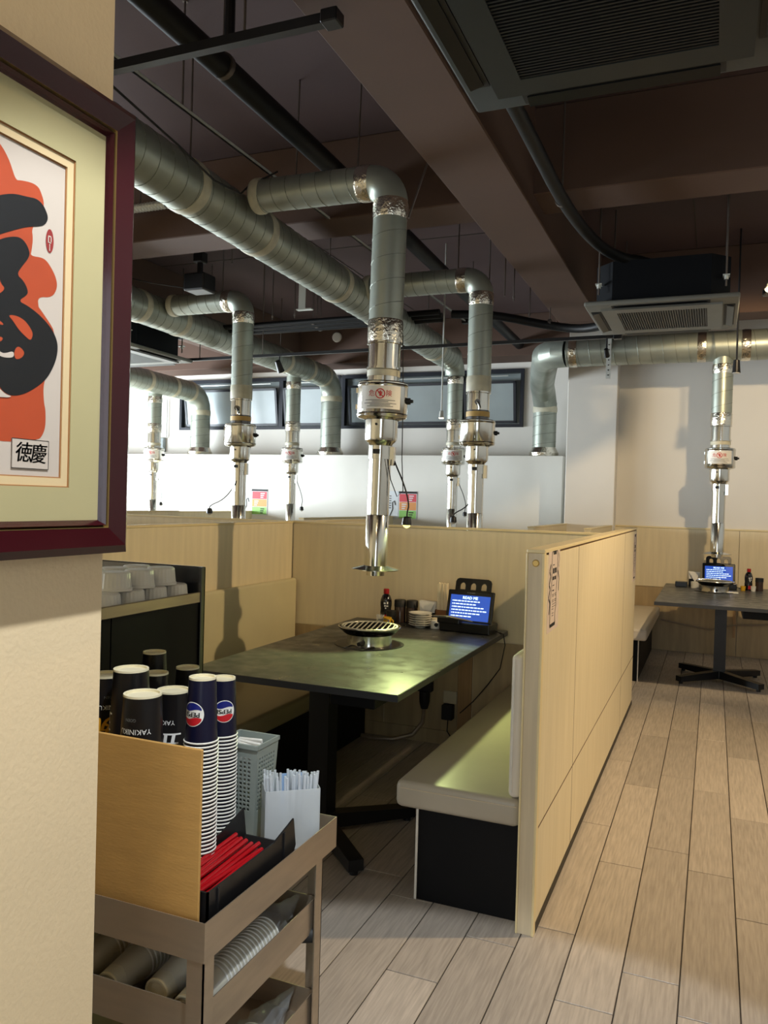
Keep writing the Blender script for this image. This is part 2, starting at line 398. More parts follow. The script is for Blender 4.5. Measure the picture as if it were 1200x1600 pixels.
# high window band over the ledge: two units with tilted frosted panes
def hopper(n, x0, x1, splits):
    f = MB()
    f.box(x0, x1, 9.36, 9.46, 2.31, 2.345).box(x0, x1, 9.36, 9.46, 2.955, 3.0).box(x0, x0+0.04, 9.36, 9.46, 2.345, 2.955).box(x1-0.04, x1, 9.36, 9.46, 2.345, 2.955)
    fo = struct(f.build(n, 'window_frame'))
    xs = [x0+0.04]+splits+[x1-0.04]
    for a, b_ in zip(xs[:-1], xs[1:]):
        if a != xs[0]: MB().box(a-0.03, a+0.03, 9.37, 9.45, 2.345, 2.955).build('mullion', 'window_frame', fo)
        t = radians(9); zb = 2.36; h = 0.50
        def P(x, zz, d): return (x, 9.40-sin(t)*zz+d*cos(t), zb+cos(t)*zz+d*sin(t))
        def slab(mb, xa, xb, za, zc, d0, d1):
            return mb.add([P(x, z, d) for z in (za, zc) for d in (d0, d1) for x in (xa, xb)], [(0, 2, 3, 1), (4, 5, 7, 6), (0, 1, 5, 4), (2, 6, 7, 3), (0, 4, 6, 2), (1, 3, 7, 5)])
        s_ = MB(); a2, b2 = a+0.05, b_-0.05
        slab(s_, a2, b2, 0, 0.03, 0, 0.03); slab(s_, a2, b2, h-0.03, h, 0, 0.03); slab(s_, a2, a2+0.03, 0, h, 0, 0.03); slab(s_, b2-0.03, b2, 0, h, 0, 0.03)
        so = s_.build('sash', 'window_frame', fo)
        slab(MB(), a2+0.03, b2-0.03, 0.03, h-0.03, 0.008, 0.02).build('pane', 'window_film', so)
        MB().tube([(a2+0.1, 9.36, 2.92), (b2-0.1, 9.36, 2.92)], 0.008, 8).build('stay_bar', 'strip_bright', fo)
    MB().box(x0+0.04, x1-0.04, 9.44, 9.455, 2.345, 2.955).build('outer_glass', 'window_film', fo)
    return fo
hopper('window_1', -7.03, -4.53, [-5.4]); hopper('window_2', -4.49, -2.12, [-2.9])

# ------------------------------------------------------------------ booth partitions
def screws(o, pts):
    for p in pts:
        MB().tube([p, (p[0], p[1]-0.004, p[2])], [0.012, 0.009], 14).build('screw_cap', 'gold', o)
PT = 1.255
side = thing('booth_partition', 'long cream laminate partition beside the aisle with menu sheets stuck on it', 'partition', (-0.526, 4.25, 0))
MB().box(-0.553, -0.503, 2.585, 5.92, 0, PT-0.012).build('core', 'seam_dark', side)
ys = (2.60, 3.29, 5.12, 5.915)
for a, b_ in zip(ys[:-1], ys[1:]):
    MB().rbox(-0.504, -0.4985, a+0.003, b_-0.003, 0.346, PT-0.02, 0.0012, 1).build('panel', 'laminate', side)
    MB().rbox(-0.504, -0.4985, a+0.003, b_-0.003, 0.03, 0.340, 0.0012, 1).build('panel', 'laminate', side)
for a, b_ in ((3.29, 0.03), (5.12, 0.03)): MB().box(-0.503, -0.4984, a-0.0026, a+0.0026, 0.03, PT-0.02).build('joint_strip', 'seam_dark', side)
for a, b_ in zip(ys[:-1], ys[1:]): MB().box(-0.503, -0.4984, a+0.003, b_-0.003, 0.3408, 0.3452).build('joint_strip', 'seam_dark', side)
MB().rbox(-0.5565, -0.5525, 2.60, 5.915, 0.0, PT-0.015, 0.001, 1).build('panel', 'laminate', side)
MB().rbox(-0.557, -0.497, 2.578, 5.922, PT-0.013, PT, 0.002, 1).build('top_cap', 'laminate_edge', side)
e = MB().rbox(-0.551, -0.505, 2.574, 2.587, 0.0, PT-0.013, 0.001, 1).build('end_board', 'laminate_end', side)
screws(side, [(-0.526, 2.574, 1.21)])
for x0, x1 in ((-0.557, -0.551), (-0.505, -0.497)): MB().rbox(x0, x1, 2.570, 2.60, 0.0, PT-0.013, 0.0015, 1).build('edge_trim', 'laminate_edge', side)
MB().box(-0.503, -0.496, 2.6, 5.915, 0.0, 0.03).build('skirting', 'grime', side)

back = thing('booth_partition', 'cream partition behind the near grill table with outlets under the tabletop', 'partition', (-1.5, 4.43, 0))
MB().box(-2.47, -0.5585, 4.405, 4.46, 0, PT-0.02).build('core', 'laminate', back)
MB().rbox(-2.42, -0.5585, 4.40, 4.406, 0.62, PT-0.014, 0.001, 1).build('panel', 'laminate', back)
xs = (-2.42, -1.78, -1.325, -1.24, -0.9, -0.5585)
for i, (a, b_) in enumerate(zip(xs[:-1], xs[1:])):
    MB().rbox(a+0.002, b_-0.002, 4.392 if i == 2 else 4.40, 4.406, 0.08, 0.616, 0.001, 1).build('batten' if i == 2 else 'lower_panel', 'batten' if i == 2 else 'laminate_low', back)
MB().rbox(-2.475, -0.5585, 4.396, 4.464, PT-0.013, PT, 0.002, 1).build('top_cap', 'laminate_edge', back)
MB().box(-2.42, -0.5585, 4.39, 4.405, 0, 0.08).build('skirting', 'laminate_low', back)
left = thing('booth_partition', 'cream partition carrying the backrest of the far booth bench', 'partition', (-2.445, 4.1, 0))
MB().box(-2.468, -2.422, 2.4, 4.39, 0, PT-0.013).build('panel', 'laminate', left)
MB().box(-2.468, -2.422, 4.466, 5.92, 0, PT-0.013).build('panel', 'laminate', left)
MB().rbox(-2.472, -2.418, 2.395, 4.392, PT-0.013, PT, 0.002, 1).build('top_cap', 'laminate_edge', left)
MB().rbox(-2.472, -2.418, 4.466, 5.925, PT-0.013, PT, 0.002, 1).build('top_cap', 'laminate_edge', left)
def divider(x0, x1, y0, y1, h, label, group=None):
    d = thing('booth_partition', label, 'partition', ((x0+x1)/2, (y0+y1)/2, 0), group)
    MB().box(x0, x1, y0, y1, 0, h-0.012).build('panel', 'laminate', d)
    MB().rbox(x0-0.004, x1+0.004, y0-0.004, y1+0.004, h-0.012, h, 0.002, 1).build('top_cap', 'laminate_edge', d)
    return d
divider(-4.42, -2.476, 4.41, 4.455, PT, 'cream partition between the booths of the left column')
divider(-4.47, -4.425, 2.4, 5.92, PT, 'cream partition on the window side of the left booth column')
divider(-1.425, -1.375, 6.6, 8.84, 1.215, 'cream divider in front of the tall duct by the column')
divider(-3.575, -3.525, 6.6, 8.84, 1.215, 'cream divider below the coloured allergy poster', 'dividers of the row along the white ledge')
divider(-5.525, -5.475, 6.6, 8.84, 1.215, 'cream divider in front of the bright end of the white ledge', 'dividers of the row along the white ledge')
divider(-0.985, -0.93, 6.75, 8.19, 1.215, 'cream partition behind the bench of the aisle-end table')

# ------------------------------------------------------------------ benches
def cushion(mb, x0, x1, y0, y1, z0, z1, b=0.022): return mb.rbox(x0, x1, y0, y1, z0, z1, b, 4)
def bench(label, xa, xb, y0, y1, wall, seat_mat='vinyl_seat', back_on=True, back_mat='vinyl'):
    # wall = +1: backrest on the +x side
    o = thing('booth_bench', label, 'bench', ((xa+xb)/2, (y0+y1)/2, 0))
    s0, s1 = (xa, xb)
    cushion(MB(), s0, s1, y0, y1, 0.335, 0.428).build('seat_cushion', seat_mat, o, True, 50)
    bx0, bx1 = (s0+0.065, s1-0.004) if wall > 0 else (s0+0.004, s1-0.065)
    MB().box(bx0, bx1, y0+0.06, y1-0.01, 0.0, 0.334).build('base', 'black_board', o)
    fx = bx0 if wall > 0 else bx1
    MB().box(fx-0.004, fx+0.004, y0+0.056, y0+0.064, 0.0, 0.333).build('corner_strip', 'white_trim', o)
    bx = bx1 if wall > 0 else bx0
    MB().box(bx-0.006, bx+0.003, y0+0.05, y0+0.066, 0.0, 0.333).build('corner_strip', 'white_trim', o)
    if back_on:
        t = 0.042; c0, c1 = (xb-t, xb) if wall > 0 else (xa, xa+t)
        cushion(MB(), c0, c1, y0+0.005, y1-0.005, 0.43, 0.905, 0.018)  .build('back_cushion', back_mat, o, True, 50)
        sx = c0+0.012 if wall > 0 else c1-0.012
        MB().tube([(sx, y0+0.006, 0.45), (sx, y0+0.003, 0.6), (sx, y0+0.003, 0.89)], 0.002, 6).build('piping', 'white_trim', o)
    MB().tube([(s0+0.02, y0+0.001, 0.405), ((s0+s1)/2, y0-0.001, 0.405), (s1-0.01, y0+0.001, 0.405)], 0.0016, 6).build('piping', 'laminate_end', o)
    return o
bench('booth bench with pale vinyl seat against the aisle partition', -0.995, -0.558, 2.585, 4.37, 1)
bench('booth bench with olive-tinted seat on the far side of the near grill table', -2.415, -1.825, 2.62, 4.385, -1, 'vinyl_olive', True, 'vinyl_cream')
bench('small booth bench with pale cushion beside the aisle-end table', -0.925, -0.462, 6.66, 8.32, -1, 'vinyl', False)

# ------------------------------------------------------------------ grill tables
def pedestal(par, x, y):
    MB().box(x-0.045, x+0.045, y-0.045, y+0.045, 0.03, 0.655).build('column', 'black_metal', par)
    for sx, sy in ((1, 1), (1, -1), (-1, 1), (-1, -1)):
        d = Vector((sx*0.30, sy*0.30, 0)); n = Vector((-d.y, d.x, 0)).normalized()*0.03; c = Vector((x, y, 0))
        vs = []
        for t, zt in ((0.0, 0.085), (1.0, 0.062)):
            p = c+d*t
            for s_ in (-1, 1):
                vs.append(p+n*s_+Vector((0, 0, 0.02))); vs.append(p+n*s_+Vector((0, 0, zt)))
        f = MB().add(vs, [(0, 1, 3, 2), (4, 6, 7, 5), (0, 4, 5, 1), (2, 3, 7, 6), (1, 5, 7, 3), (0, 2, 6, 4)]).build('foot', 'black_metal', par)
        p = c+d*0.94
        MB().lathe([(0.016, 0), (0.016, 0.02)], (p.x, p.y), 12).build('leveller', 'black_rubber', f)
    MB().box(x-0.22, x+0.22, y-0.10, y+0.10, 0.655, 0.672).build('top_plate', 'black_metal', par)
def grill_table(label, x0, x1, y0, y1, py, gas):
    t = thing('grill_table', label, 'table', ((x0+x1)/2, (y0+y1)/2, 0))
    MB().rbox(x0, x1, y0, y1, 0.673, 0.70, 0.0015, 1).build('table_top', 'table_dark', t)
    for a in ((x0-0.0012, x1+0.0012, y0-0.0012, y0+0.002), (x0-0.0012, x1+0.0012, y1-0.002, y1+0.0012), (x0-0.0012, x0+0.002, y0, y1), (x1-0.002, x1+0.0012, y0, y1)):
        MB().box(*a, 0.674, 0.6985).build('edge_band', 'table_edge', t)
    pedestal(t, (x0+x1)/2, py)
    MB().rbox(*gas, 0.60, 0.672, 0.004, 1).build('control_box', 'black_board', t)
    return t
grill_table('long dark grey grill table in the near booth', -1.94, -1.03, 2.675, 4.335, 3.0, (-1.36, -1.17, 2.80, 3.05))
t2 = grill_table('dark grill table at the aisle end by the wall', -0.39, 0.55, 6.29, 7.90, 7.1, (0.22, 0.52, 6.45, 6.8))

def make_grill(label, x, y):
    g = thing('table_grill', label, 'grill', (x, y, 0.70))
    MB().lathe([(0.168, 0.70), (0.168, 0.703), (0.12, 0.704)], (x, y), 40).build('base_plate', 'black_metal', g, True)
    MB().lathe([(0.112, 0.703), (0.108, 0.735), (0.110, 0.752), (0.120, 0.757)], (x, y), 40, capb=False, capt=False).build('body', 'steel', g, True)
    MB().lathe([(0.105, 0.752), (0.128, 0.760), (0.148, 0.780), (0.152, 0.788), (0.146, 0.789), (0.134, 0.772), (0.118, 0.753)], (x, y), 48, capb=False, capt=False).build('bowl', 'steel_dark', g, True)
    MB().tube([(x+0.150*cos(a), y+0.150*sin(a), 0.788) for a in [2*pi*i/48 for i in range(49)]], 0.003, 8).build('rim', 'steel', g, True)
    MB().lathe([(0.0, 0.755), (0.119, 0.756)], (x, y), 30, capt=False).build('char_bed', 'char', g)
    gr = MB().tube([(x+0.134*cos(a), y+0.134*sin(a), 0.789) for a in [2*pi*i/40 for i in range(41)]], 0.004, 8).build('grate', 'grate', g, True)
    for i in range(-5, 6):
        d = i*0.0235; h = sqrt(max(0, 0.133**2-d*d))
        MB().tube([(x+d*0.97+0.25*h, y+d*0.25-h*0.968, 0.790), (x+d*0.97-0.25*h, y+d*0.25+h*0.968, 0.790)], 0.0032, 6).build('grate_bar', 'grate', gr, True)
    MB().tube([(x+0.012, y-0.112, 0.722), (x+0.010, y-0.150, 0.722)], [0.012, 0.010], 14).build('knob', 'black_metal', g, True)
    MB().tube([(x-0.05, y-0.10, 0.706), (x-0.05, y-0.185, 0.706), (x+0.05, y-0.185, 0.706), (x+0.07, y-0.10, 0.706)], 0.0025, 8).build('wire_handle', 'steel_dark', g, True)
    for s_ in (-1, 1):
        MB().tube([(x+s_*0.03, y+0.148, 0.785), (x+s_*0.03, y+0.175, 0.795), (x, y+0.18, 0.797)], 0.003, 8).build('wire_handle', 'steel', g, True)
    return g
make_grill('round steel tabletop grill lit yellow-green by the hanging bulb', -1.525, 3.56)
make_grill('round dark tabletop grill on the aisle-end table', 0.03, 7.38)

# ---- table accessories, built at the origin and then placed
def tablet(label, loc, rz):
    t = thing('ordering_tablet', label, 'tablet')
    MB().rbox(-0.145, 0.145, -0.03, 0.10, 0, 0.055, 0.006, 2).build('stand_base', 'tablet_black', t)
    MB().rbox(-0.15, -0.02, -0.05, 0.0, 0.045, 0.075, 0.006, 2).build('tong_tray', 'tablet_black', t)
    a = radians(14)
    def Q(x, z, d): return (x, 0.02+sin(a)*z+d*cos(a), 0.04+cos(a)*z-d*sin(a))
    def sl(x0, x1, z0, z1, d0, d1): return [Q(x, z, d) for z in (z0, z1) for d in (d0, d1) for x in (x0, x1)]
    BF = [(0, 2, 3, 1), (4, 5, 7, 6), (0, 1, 5, 4), (2, 6, 7, 3), (0, 4, 6, 2), (1, 3, 7, 5)]
    b = MB().rbox(-0.135, 0.135, 0.0, 0.016, 0.0, 0.185, 0.006, 2)
    b.v = [Vector(Q(p.x, p.z, p.y)) for p in b.v]; bo = b.build('body', 'tablet_black', t)
    sc = MB().add(sl(-0.115, 0.115, 0.022, 0.158, -0.0012, 0.001), BF).build('screen', 'screen_blue', bo)
    R = (1, 0, 0); Uv = (0, sin(a), cos(a))
    tx = MB(); flat_text(tx, 'READ ME', 0.022, Q(0, 0.143, -0.002), R, Uv, 2, 0.0006)
    for i, wd in enumerate((0.150, 0.120, 0.165, 0.185, 0.140, 0.10)):     # lines too small to read: word-length marks
        x = -0.095; z = 0.122-i*0.0165; tx.add([Q(*q, -0.002) for q in ((x-0.008, z), (x-0.003, z), (x-0.003, z+0.006), (x-0.008, z+0.006))], [(0, 1, 2, 3)])
        rw = random.Random(i)
        while x < -0.095+wd:
            l_ = rw.uniform(0.008, 0.022); tx.add([Q(*q, -0.002) for q in ((x, z), (x+l_, z), (x+l_, z+0.0062), (x, z+0.0062))], [(0, 1, 2, 3)]); x += l_+0.004
    tx.build('screen_text', 'screen_text', sc)
    # back board with three arched holes
    bb = MB(); bb2 = []
    out = [(-0.105, 0.12), (0.105, 0.12), (0.105, 0.235), (0.098, 0.248), (0.085, 0.254), (-0.085, 0.254), (-0.098, 0.248), (-0.105, 0.235)]
    bm = bmesh.new()
    def loop(pts): 
        vs = [bm.verts.new((x, 0, z)) for x, z in pts]; return [bm.edges.new((vs[i], vs[(i+1) % len(vs)])) for i in range(len(vs))]
    E_ = loop(out)
    for cx in (-0.062, 0.0, 0.062):
        E_ += loop([(cx-0.016, 0.192), (cx+0.016, 0.192), (cx+0.016, 0.212)]+[(cx+0.016*cos(q), 0.212+0.018*sin(q)) for q in [pi*i/8 for i in range(1, 8)]]+[(cx-0.016, 0.212)])
    bmesh.ops.triangle_fill(bm, edges=E_, use_beauty=True)
    ex = bmesh.ops.extrude_face_region(bm, geom=list(bm.faces)); bmesh.ops.translate(bm, verts=[v for v in ex['geom'] if isinstance(v, bmesh.types.BMVert)], vec=(0, 0.008, 0))
    bm.verts.index_update(); bb.add([Q(v.co.x, v.co.z, v.co.y+0.02) for v in bm.verts], [[v.index for v in f.verts] for f in bm.faces]); bm.free()
    bb.build('menu_holder', 'tablet_black', t)
    tg = MB()
    for x0, x1 in ((-0.022, -0.014), (-0.010, 0.002), (0.004, 0.024)): tg.add([Q(*q, -0.001) for q in ((x0, 0.169), (x1, 0.169), (x1, 0.175), (x0, 0.175))], [(0, 1, 2, 3)])
    tg.build('print', 'grey_ink', bo)
    for k in range(2):
        MB().tube([(-0.17+0.02*k, -0.055, 0.079), (-0.09+0.02*k, -0.05, 0.082), (0.02+0.03*k, -0.03, 0.066)], [0.006, 0.007, 0.004], 8).build('tongs_arm', 'steel', t, True)
    MB().tube([(0.14, 0.05, 0.02), (0.17, 0.04, 0.012), (0.19, 0.03, 0.006)], 0.003, 6).build('power_lead', 'black_rubber', t)
    t.location = loc; t.rotation_euler = (0, 0, rz); t['label'] = label
    return t
tb1 = tablet('ordering tablet on the near table showing a blue READ ME screen', (-1.215, 4.15, 0.70), radians(-6))
dup(tb1, (0.06, 7.66, 0.70), radians(4), 'ordering tablet on the aisle-end table with blue lit screen')
def soy(label, loc):
    s_ = thing('sauce_bottle', label, 'bottle', loc); x, y, z = loc
    MB().lathe([(0.030, 0), (0.032, 0.006), (0.032, 0.055), (0.029, 0.075), (0.032, 0.095), (0.032, 0.125), (0.024, 0.148), (0.015, 0.158), (0.015, 0.162)], (x, y), 22, z).build('body', 'soy', s_, True)
    MB().lathe([(0.0155, 0.160), (0.0165, 0.162), (0.0165, 0.186), (0.014, 0.189)], (x, y), 18, z).build('cap', 'cap_red', s_, True)
    lb = MB().lathe([(0.0325, 0.05), (0.0298, 0.074), (0.0325, 0.094), (0.0325, 0.118)], (x, y), 22, z, False, False).build('label_sleeve', 'ink', s_, True)
    p = MB()
    for (u, v, w_, h_) in ((-0.010, 0.108, 0.012, 0.010), (0.006, 0.110, 0.008, 0.014), (-0.008, 0.093, 0.010, 0.008), (0.005, 0.092, 0.012, 0.006), (-0.004, 0.080, 0.008, 0.007)):
        vs, fs = split_poly([(u-w_/2, -h_/2), (u+w_/2, -h_/2), (u+w_/2, h_/2), (u-w_/2, h_/2)], [(0, 1, 2, 3)], 0.006)
        wrap(p, vs, fs, lambda q: 0.0335, radians(-65), z+v, c=(x, y))
    p.build('print', 'print_white', lb)
    p = MB(); vs, fs = split_poly([(-0.018, -0.02), (0.018, -0.02), (0.018, 0.012), (-0.018, 0.012)], [(0, 1, 2, 3)], 0.006); wrap(p, vs, fs, lambda q: 0.0338, radians(-65), z+0.03, c=(x, y)); p.build('sticker', 'cap_red', lb)
    return s_
soy('dark soy sauce bottle with red cap on the near table', (-1.735, 4.28, 0.70))
soy('dark soy sauce bottle with red cap on the aisle-end table', (0.30, 7.70, 0.70))
def jar(label, loc, mat_b='glass_brown', h=0.10, r=0.03, group=None):
    j = thing('spice_jar', label, 'jar', loc, group); x, y, z = loc
    MB().lathe([(r, 0), (r, h*0.72), (r*0.9, h*0.76)], (x, y), 18, z).build('body', mat_b, j, True)
    MB().lathe([(r*1.03, h*0.72), (r*1.03, h), (r*0.95, h*1.03)], (x, y), 18, z).build('lid', 'black_rubber', j, True)
    return j
for k, (x, y) in enumerate(((-1.655, 4.30), (-1.585, 4.31))): jar('brown spice jar with black lid beside the soy bottle', (x, y, 0.70), h=0.125, r=0.033, group='spice jars on the near table')
jar('short black sauce jar in front of the spice jars', (-1.67, 4.20, 0.70), 'black_metal', 0.075, 0.028)
jar('brown spice jar with black lid on the aisle-end table', (0.385, 7.68, 0.70), h=0.11, r=0.032)
def cupglass(label, loc, m_, r=0.028, h=0.06, handle=False):
    c = thing('sauce_cup' if handle else 'glass', label, 'cup', loc); x, y, z = loc
    MB().lathe([(r*0.8, 0), (r, h), (r-0.003, h), (r*0.8-0.003, 0.004)], (x, y), 18, z, True, True).build('body', m_, c, True)
    if handle:
        MB().tube(arc_pts((x+r*0.85, y, z+h*0.5), (1, 0, 0), (0, 0, 1), h*0.3, -pi/2, pi/2, 8), 0.004, 8).build('handle', m_, c, True)
    return c
cupglass('small yellow pouring cup behind the round grill', (-1.66, 4.12, 0.70), 'yellow_plastic', 0.024, 0.05, True)
cupglass('small clear glass in front of the soy bottle', (-1.715, 4.15, 0.70), 'glass_clear', 0.025, 0.055)
cupglass('small yellow cup beside the aisle-end soy bottle', (0.255, 7.62, 0.70), 'yellow_plastic', 0.022, 0.04)
cupglass('small white cup beside the aisle-end spice jar', (0.335, 7.60, 0.70), 'ceramic', 0.022, 0.045)
plate = None
for k in range(6):
    z = 0.70+k*0.0125; lab = 'small white round dish in the stack beside the toothpick pot'
    if plate is None:
        plate = MB().lathe([(0.030, 0), (0.032, 0.004), (0.044, 0.007), (0.060, 0.015), (0.065, 0.0165), (0.0655, 0.019), (0.060, 0.0185), (0.046, 0.0135), (0.0, 0.0105)], (0, 0), 30, 0, True, False).build('dish', 'ceramic', None, True); o = plate
    else: o = plate.copy(); COL.objects.link(o)
    o.location = (-1.49, 4.19, z); tag(o, lab, 'dish', 'dishes stacked on the near table')
def napkins(label, loc):
    n = thing('napkin_holder', label, 'napkin holder', loc); x, y, z = loc
    MB().rbox(x-0.045, x+0.045, y-0.02, y+0.03, z, z+0.07, 0.003, 1).build('box', 'black_board', n)
    nk = MB()
    for k in range(4):
        d = k*0.010-0.012
        nk.poly([(x-0.042, y+d, z+0.06), (x+0.042, y+d, z+0.06), (x+0.05, y+d, z+0.132), (x-0.05, y+d, z+0.135)], (0, 0.006, 0))
    nk.poly([(x-0.045, y-0.026, z+0.133), (x+0.048, y-0.026, z+0.13), (x+0.03, y-0.032, z+0.09), (x+0.008, y-0.036, z+0.045), (x-0.006, y-0.034, z+0.065)], (0, 0.003, 0))
    nk.build('napkin', 'napkin', n)
    return n
napkins('black napkin holder with folded white napkins behind the dishes', (-1.485, 4.30, 0.70))
napkins('black napkin holder with white napkins on the aisle-end table', (-0.145, 7.72, 0.70))
def chop(label, loc, n, bw, lab2, grp):
    b = thing('chopstick_box', label, 'chopstick holder', loc); x, y, z = loc; h = 0.09
    for a in ((x-bw, x+bw, y-0.03, y-0.026), (x-bw, x+bw, y+0.026, y+0.03), (x-bw, x-bw+0.004, y-0.03, y+0.03), (x+bw-0.004, x+bw, y-0.03, y+0.03)): MB().box(*a, z, z+h).build('side', 'wood_box', b)
    MB().box(x-bw, x+bw, y-0.03, y+0.03, z, z+0.004).build('bottom', 'wood_box', b)
    first = None
    for k in range(n):
        px = x-bw+0.009+(2*bw-0.018)*(k % (n//2))/(n//2-1); py = y+(-0.012 if k < n//2 else 0.010)
        if first is None:
            first = MB().rbox(-0.0034, 0.0034, -0.003, 0.003, 0, 0.232, 0.001, 1).build('chopstick', 'wood_chop'); o = first
        else: o = first.copy(); COL.objects.link(o)
        o.location = (px, py, z+0.005+random.uniform(0, 0.006)); o.rotation_euler = (random.uniform(-0.02, 0.02), random.uniform(-0.015, 0.015), 0)
        tag(o, lab2, 'chopstick', grp)
chop('brown wooden chopstick box beside the tablet', (-1.404, 4.315, 0.70), 14, 0.034, 'pale wooden chopstick standing in the box beside the dishes', 'chopsticks on the near table')
chop('brown wooden chopstick box on the aisle-end table', (-0.045, 7.80, 0.70), 12, 0.034, 'pale wooden chopstick standing in the aisle-end box', 'chopsticks on the aisle-end table')
tp = thing('toothpick_pot', 'small white toothpick pot with a dark crest', 'pot', (-1.405, 4.20, 0.70))
MB().lathe([(0.028, 0.70), (0.027, 0.742), (0.022, 0.746)], (-1.405, 4.20), 20).build('pot', 'ceramic', tp, True)
MB().lathe([(0.020, 0.745), (0.021, 0.756)], (-1.405, 4.20), 14).build('toothpicks', 'wood_chop', tp, True)
p = MB(); vs, fs = disc_poly(0.011); vs, fs = split_poly(vs, fs, 0.006); wrap(p, vs, fs, lambda q: 0.0278, radians(-62), 0.722, c=(-1.405, 4.20)); p.build('crest', 'ink', tp)
tag(MB().rbox(-0.30, -0.20, 7.62, 7.70, 0.70, 0.745, 0.004, 2).build('tissue_box', 'tablet_black'), 'small black box at the table end by the wall panel', 'box')
tag(MB().lathe([(0.034, 0), (0.037, 0.055), (0.033, 0.055), (0.03, 0.006), (0, 0.006)], (0, 0), 20, 0, True, False).build('white_bowl', 'ceramic', None, True), 'white cup in front of the aisle-end napkins', 'cup').location = (-0.135, 7.60, 0.70)
rc = thing('remote_card', 'flat white call card lying before the aisle-end tablet', 'card', (0.165, 7.32, 0.70))
MB().rbox(0.12, 0.21, 7.29, 7.36, 0.70, 0.712, 0.003, 2).build('card', 'ceramic', rc)

# ---- outlets and cables under the table
ol = thing('wall_outlet', 'beige outlet plate low on the partition under the table', 'outlet', (-1.365, 4.392, 0.27))
MB().rbox(-1.405, -1.325, 4.381, 4.3915, 0.245, 0.315, 0.002, 1).build('plate', 'outlet', ol)
ad = thing('power_adapter', 'black plug adapter below the beige outlet plate', 'adapter', (-1.375, 4.37, 0.18))
MB().rbox(-1.405, -1.34, 4.35, 4.399, 0.155, 0.24, 0.004, 1).build('body', 'black_rubber', ad)
MB().tube([(-1.37, 4.37, 0.155), (-1.37, 4.36, 0.09), (-1.33, 4.34, 0.05), (-1.27, 4.33, 0.004)], 0.003, 6).build('lead', 'black_rubber', ad)
pg = thing('power_plug', 'large black plug with thick grey cable looping to the floor', 'plug', (-1.52, 4.38, 0.2))
MB().rbox(-1.585, -1.47, 4.352, 4.3995, 0.30, 0.385, 0.006, 2).build('socket', 'black_rubber', pg)
MB().lathe([(0.02, 0.20), (0.03, 0.24), (0.032, 0.30)], (-1.515, 4.372), 14).build('plug_body', 'black_rubber', pg, True)
MB().tube([(-1.515, 4.37, 0.21), (-1.52, 4.365, 0.12), (-1.57, 4.34, 0.05), (-1.68, 4.31, 0.014), (-1.80, 4.28, 0.014), (-1.875, 4.30, 0.014)], 0.012, 10).build('cable', 'steel_brushed', pg, True)
tag(MB().tube([(-1.045, 4.22, 0.704), (-1.02, 4.20, 0.70), (-1.012, 4.21, 0.64), (-1.05, 4.27, 0.50), (-1.14, 4.34, 0.38), (-1.22, 4.36, 0.28), (-1.30, 4.37, 0.20)], 0.003, 6).build('charging_cable', 'black_rubber', None, True), 'thin black tablet cable hanging off the table edge', 'cable')
b = thing('wall_wiring', 'thin grey conduit along the wall foot behind the aisle-end table', 'conduit', (-0.2, 8.32, 0.1))
MB().tube([(-0.45, 8.32, 0.30), (0.0, 8.32, 0.24), (0.2, 8.32, 0.30), (0.55, 8.32, 0.33)], 0.008, 8).build('cable', 'steel_brushed', b, True)
MB().box(0.20, 0.222, 8.318, 8.3345, 0.18, 0.66).build('conduit', 'batten', b)

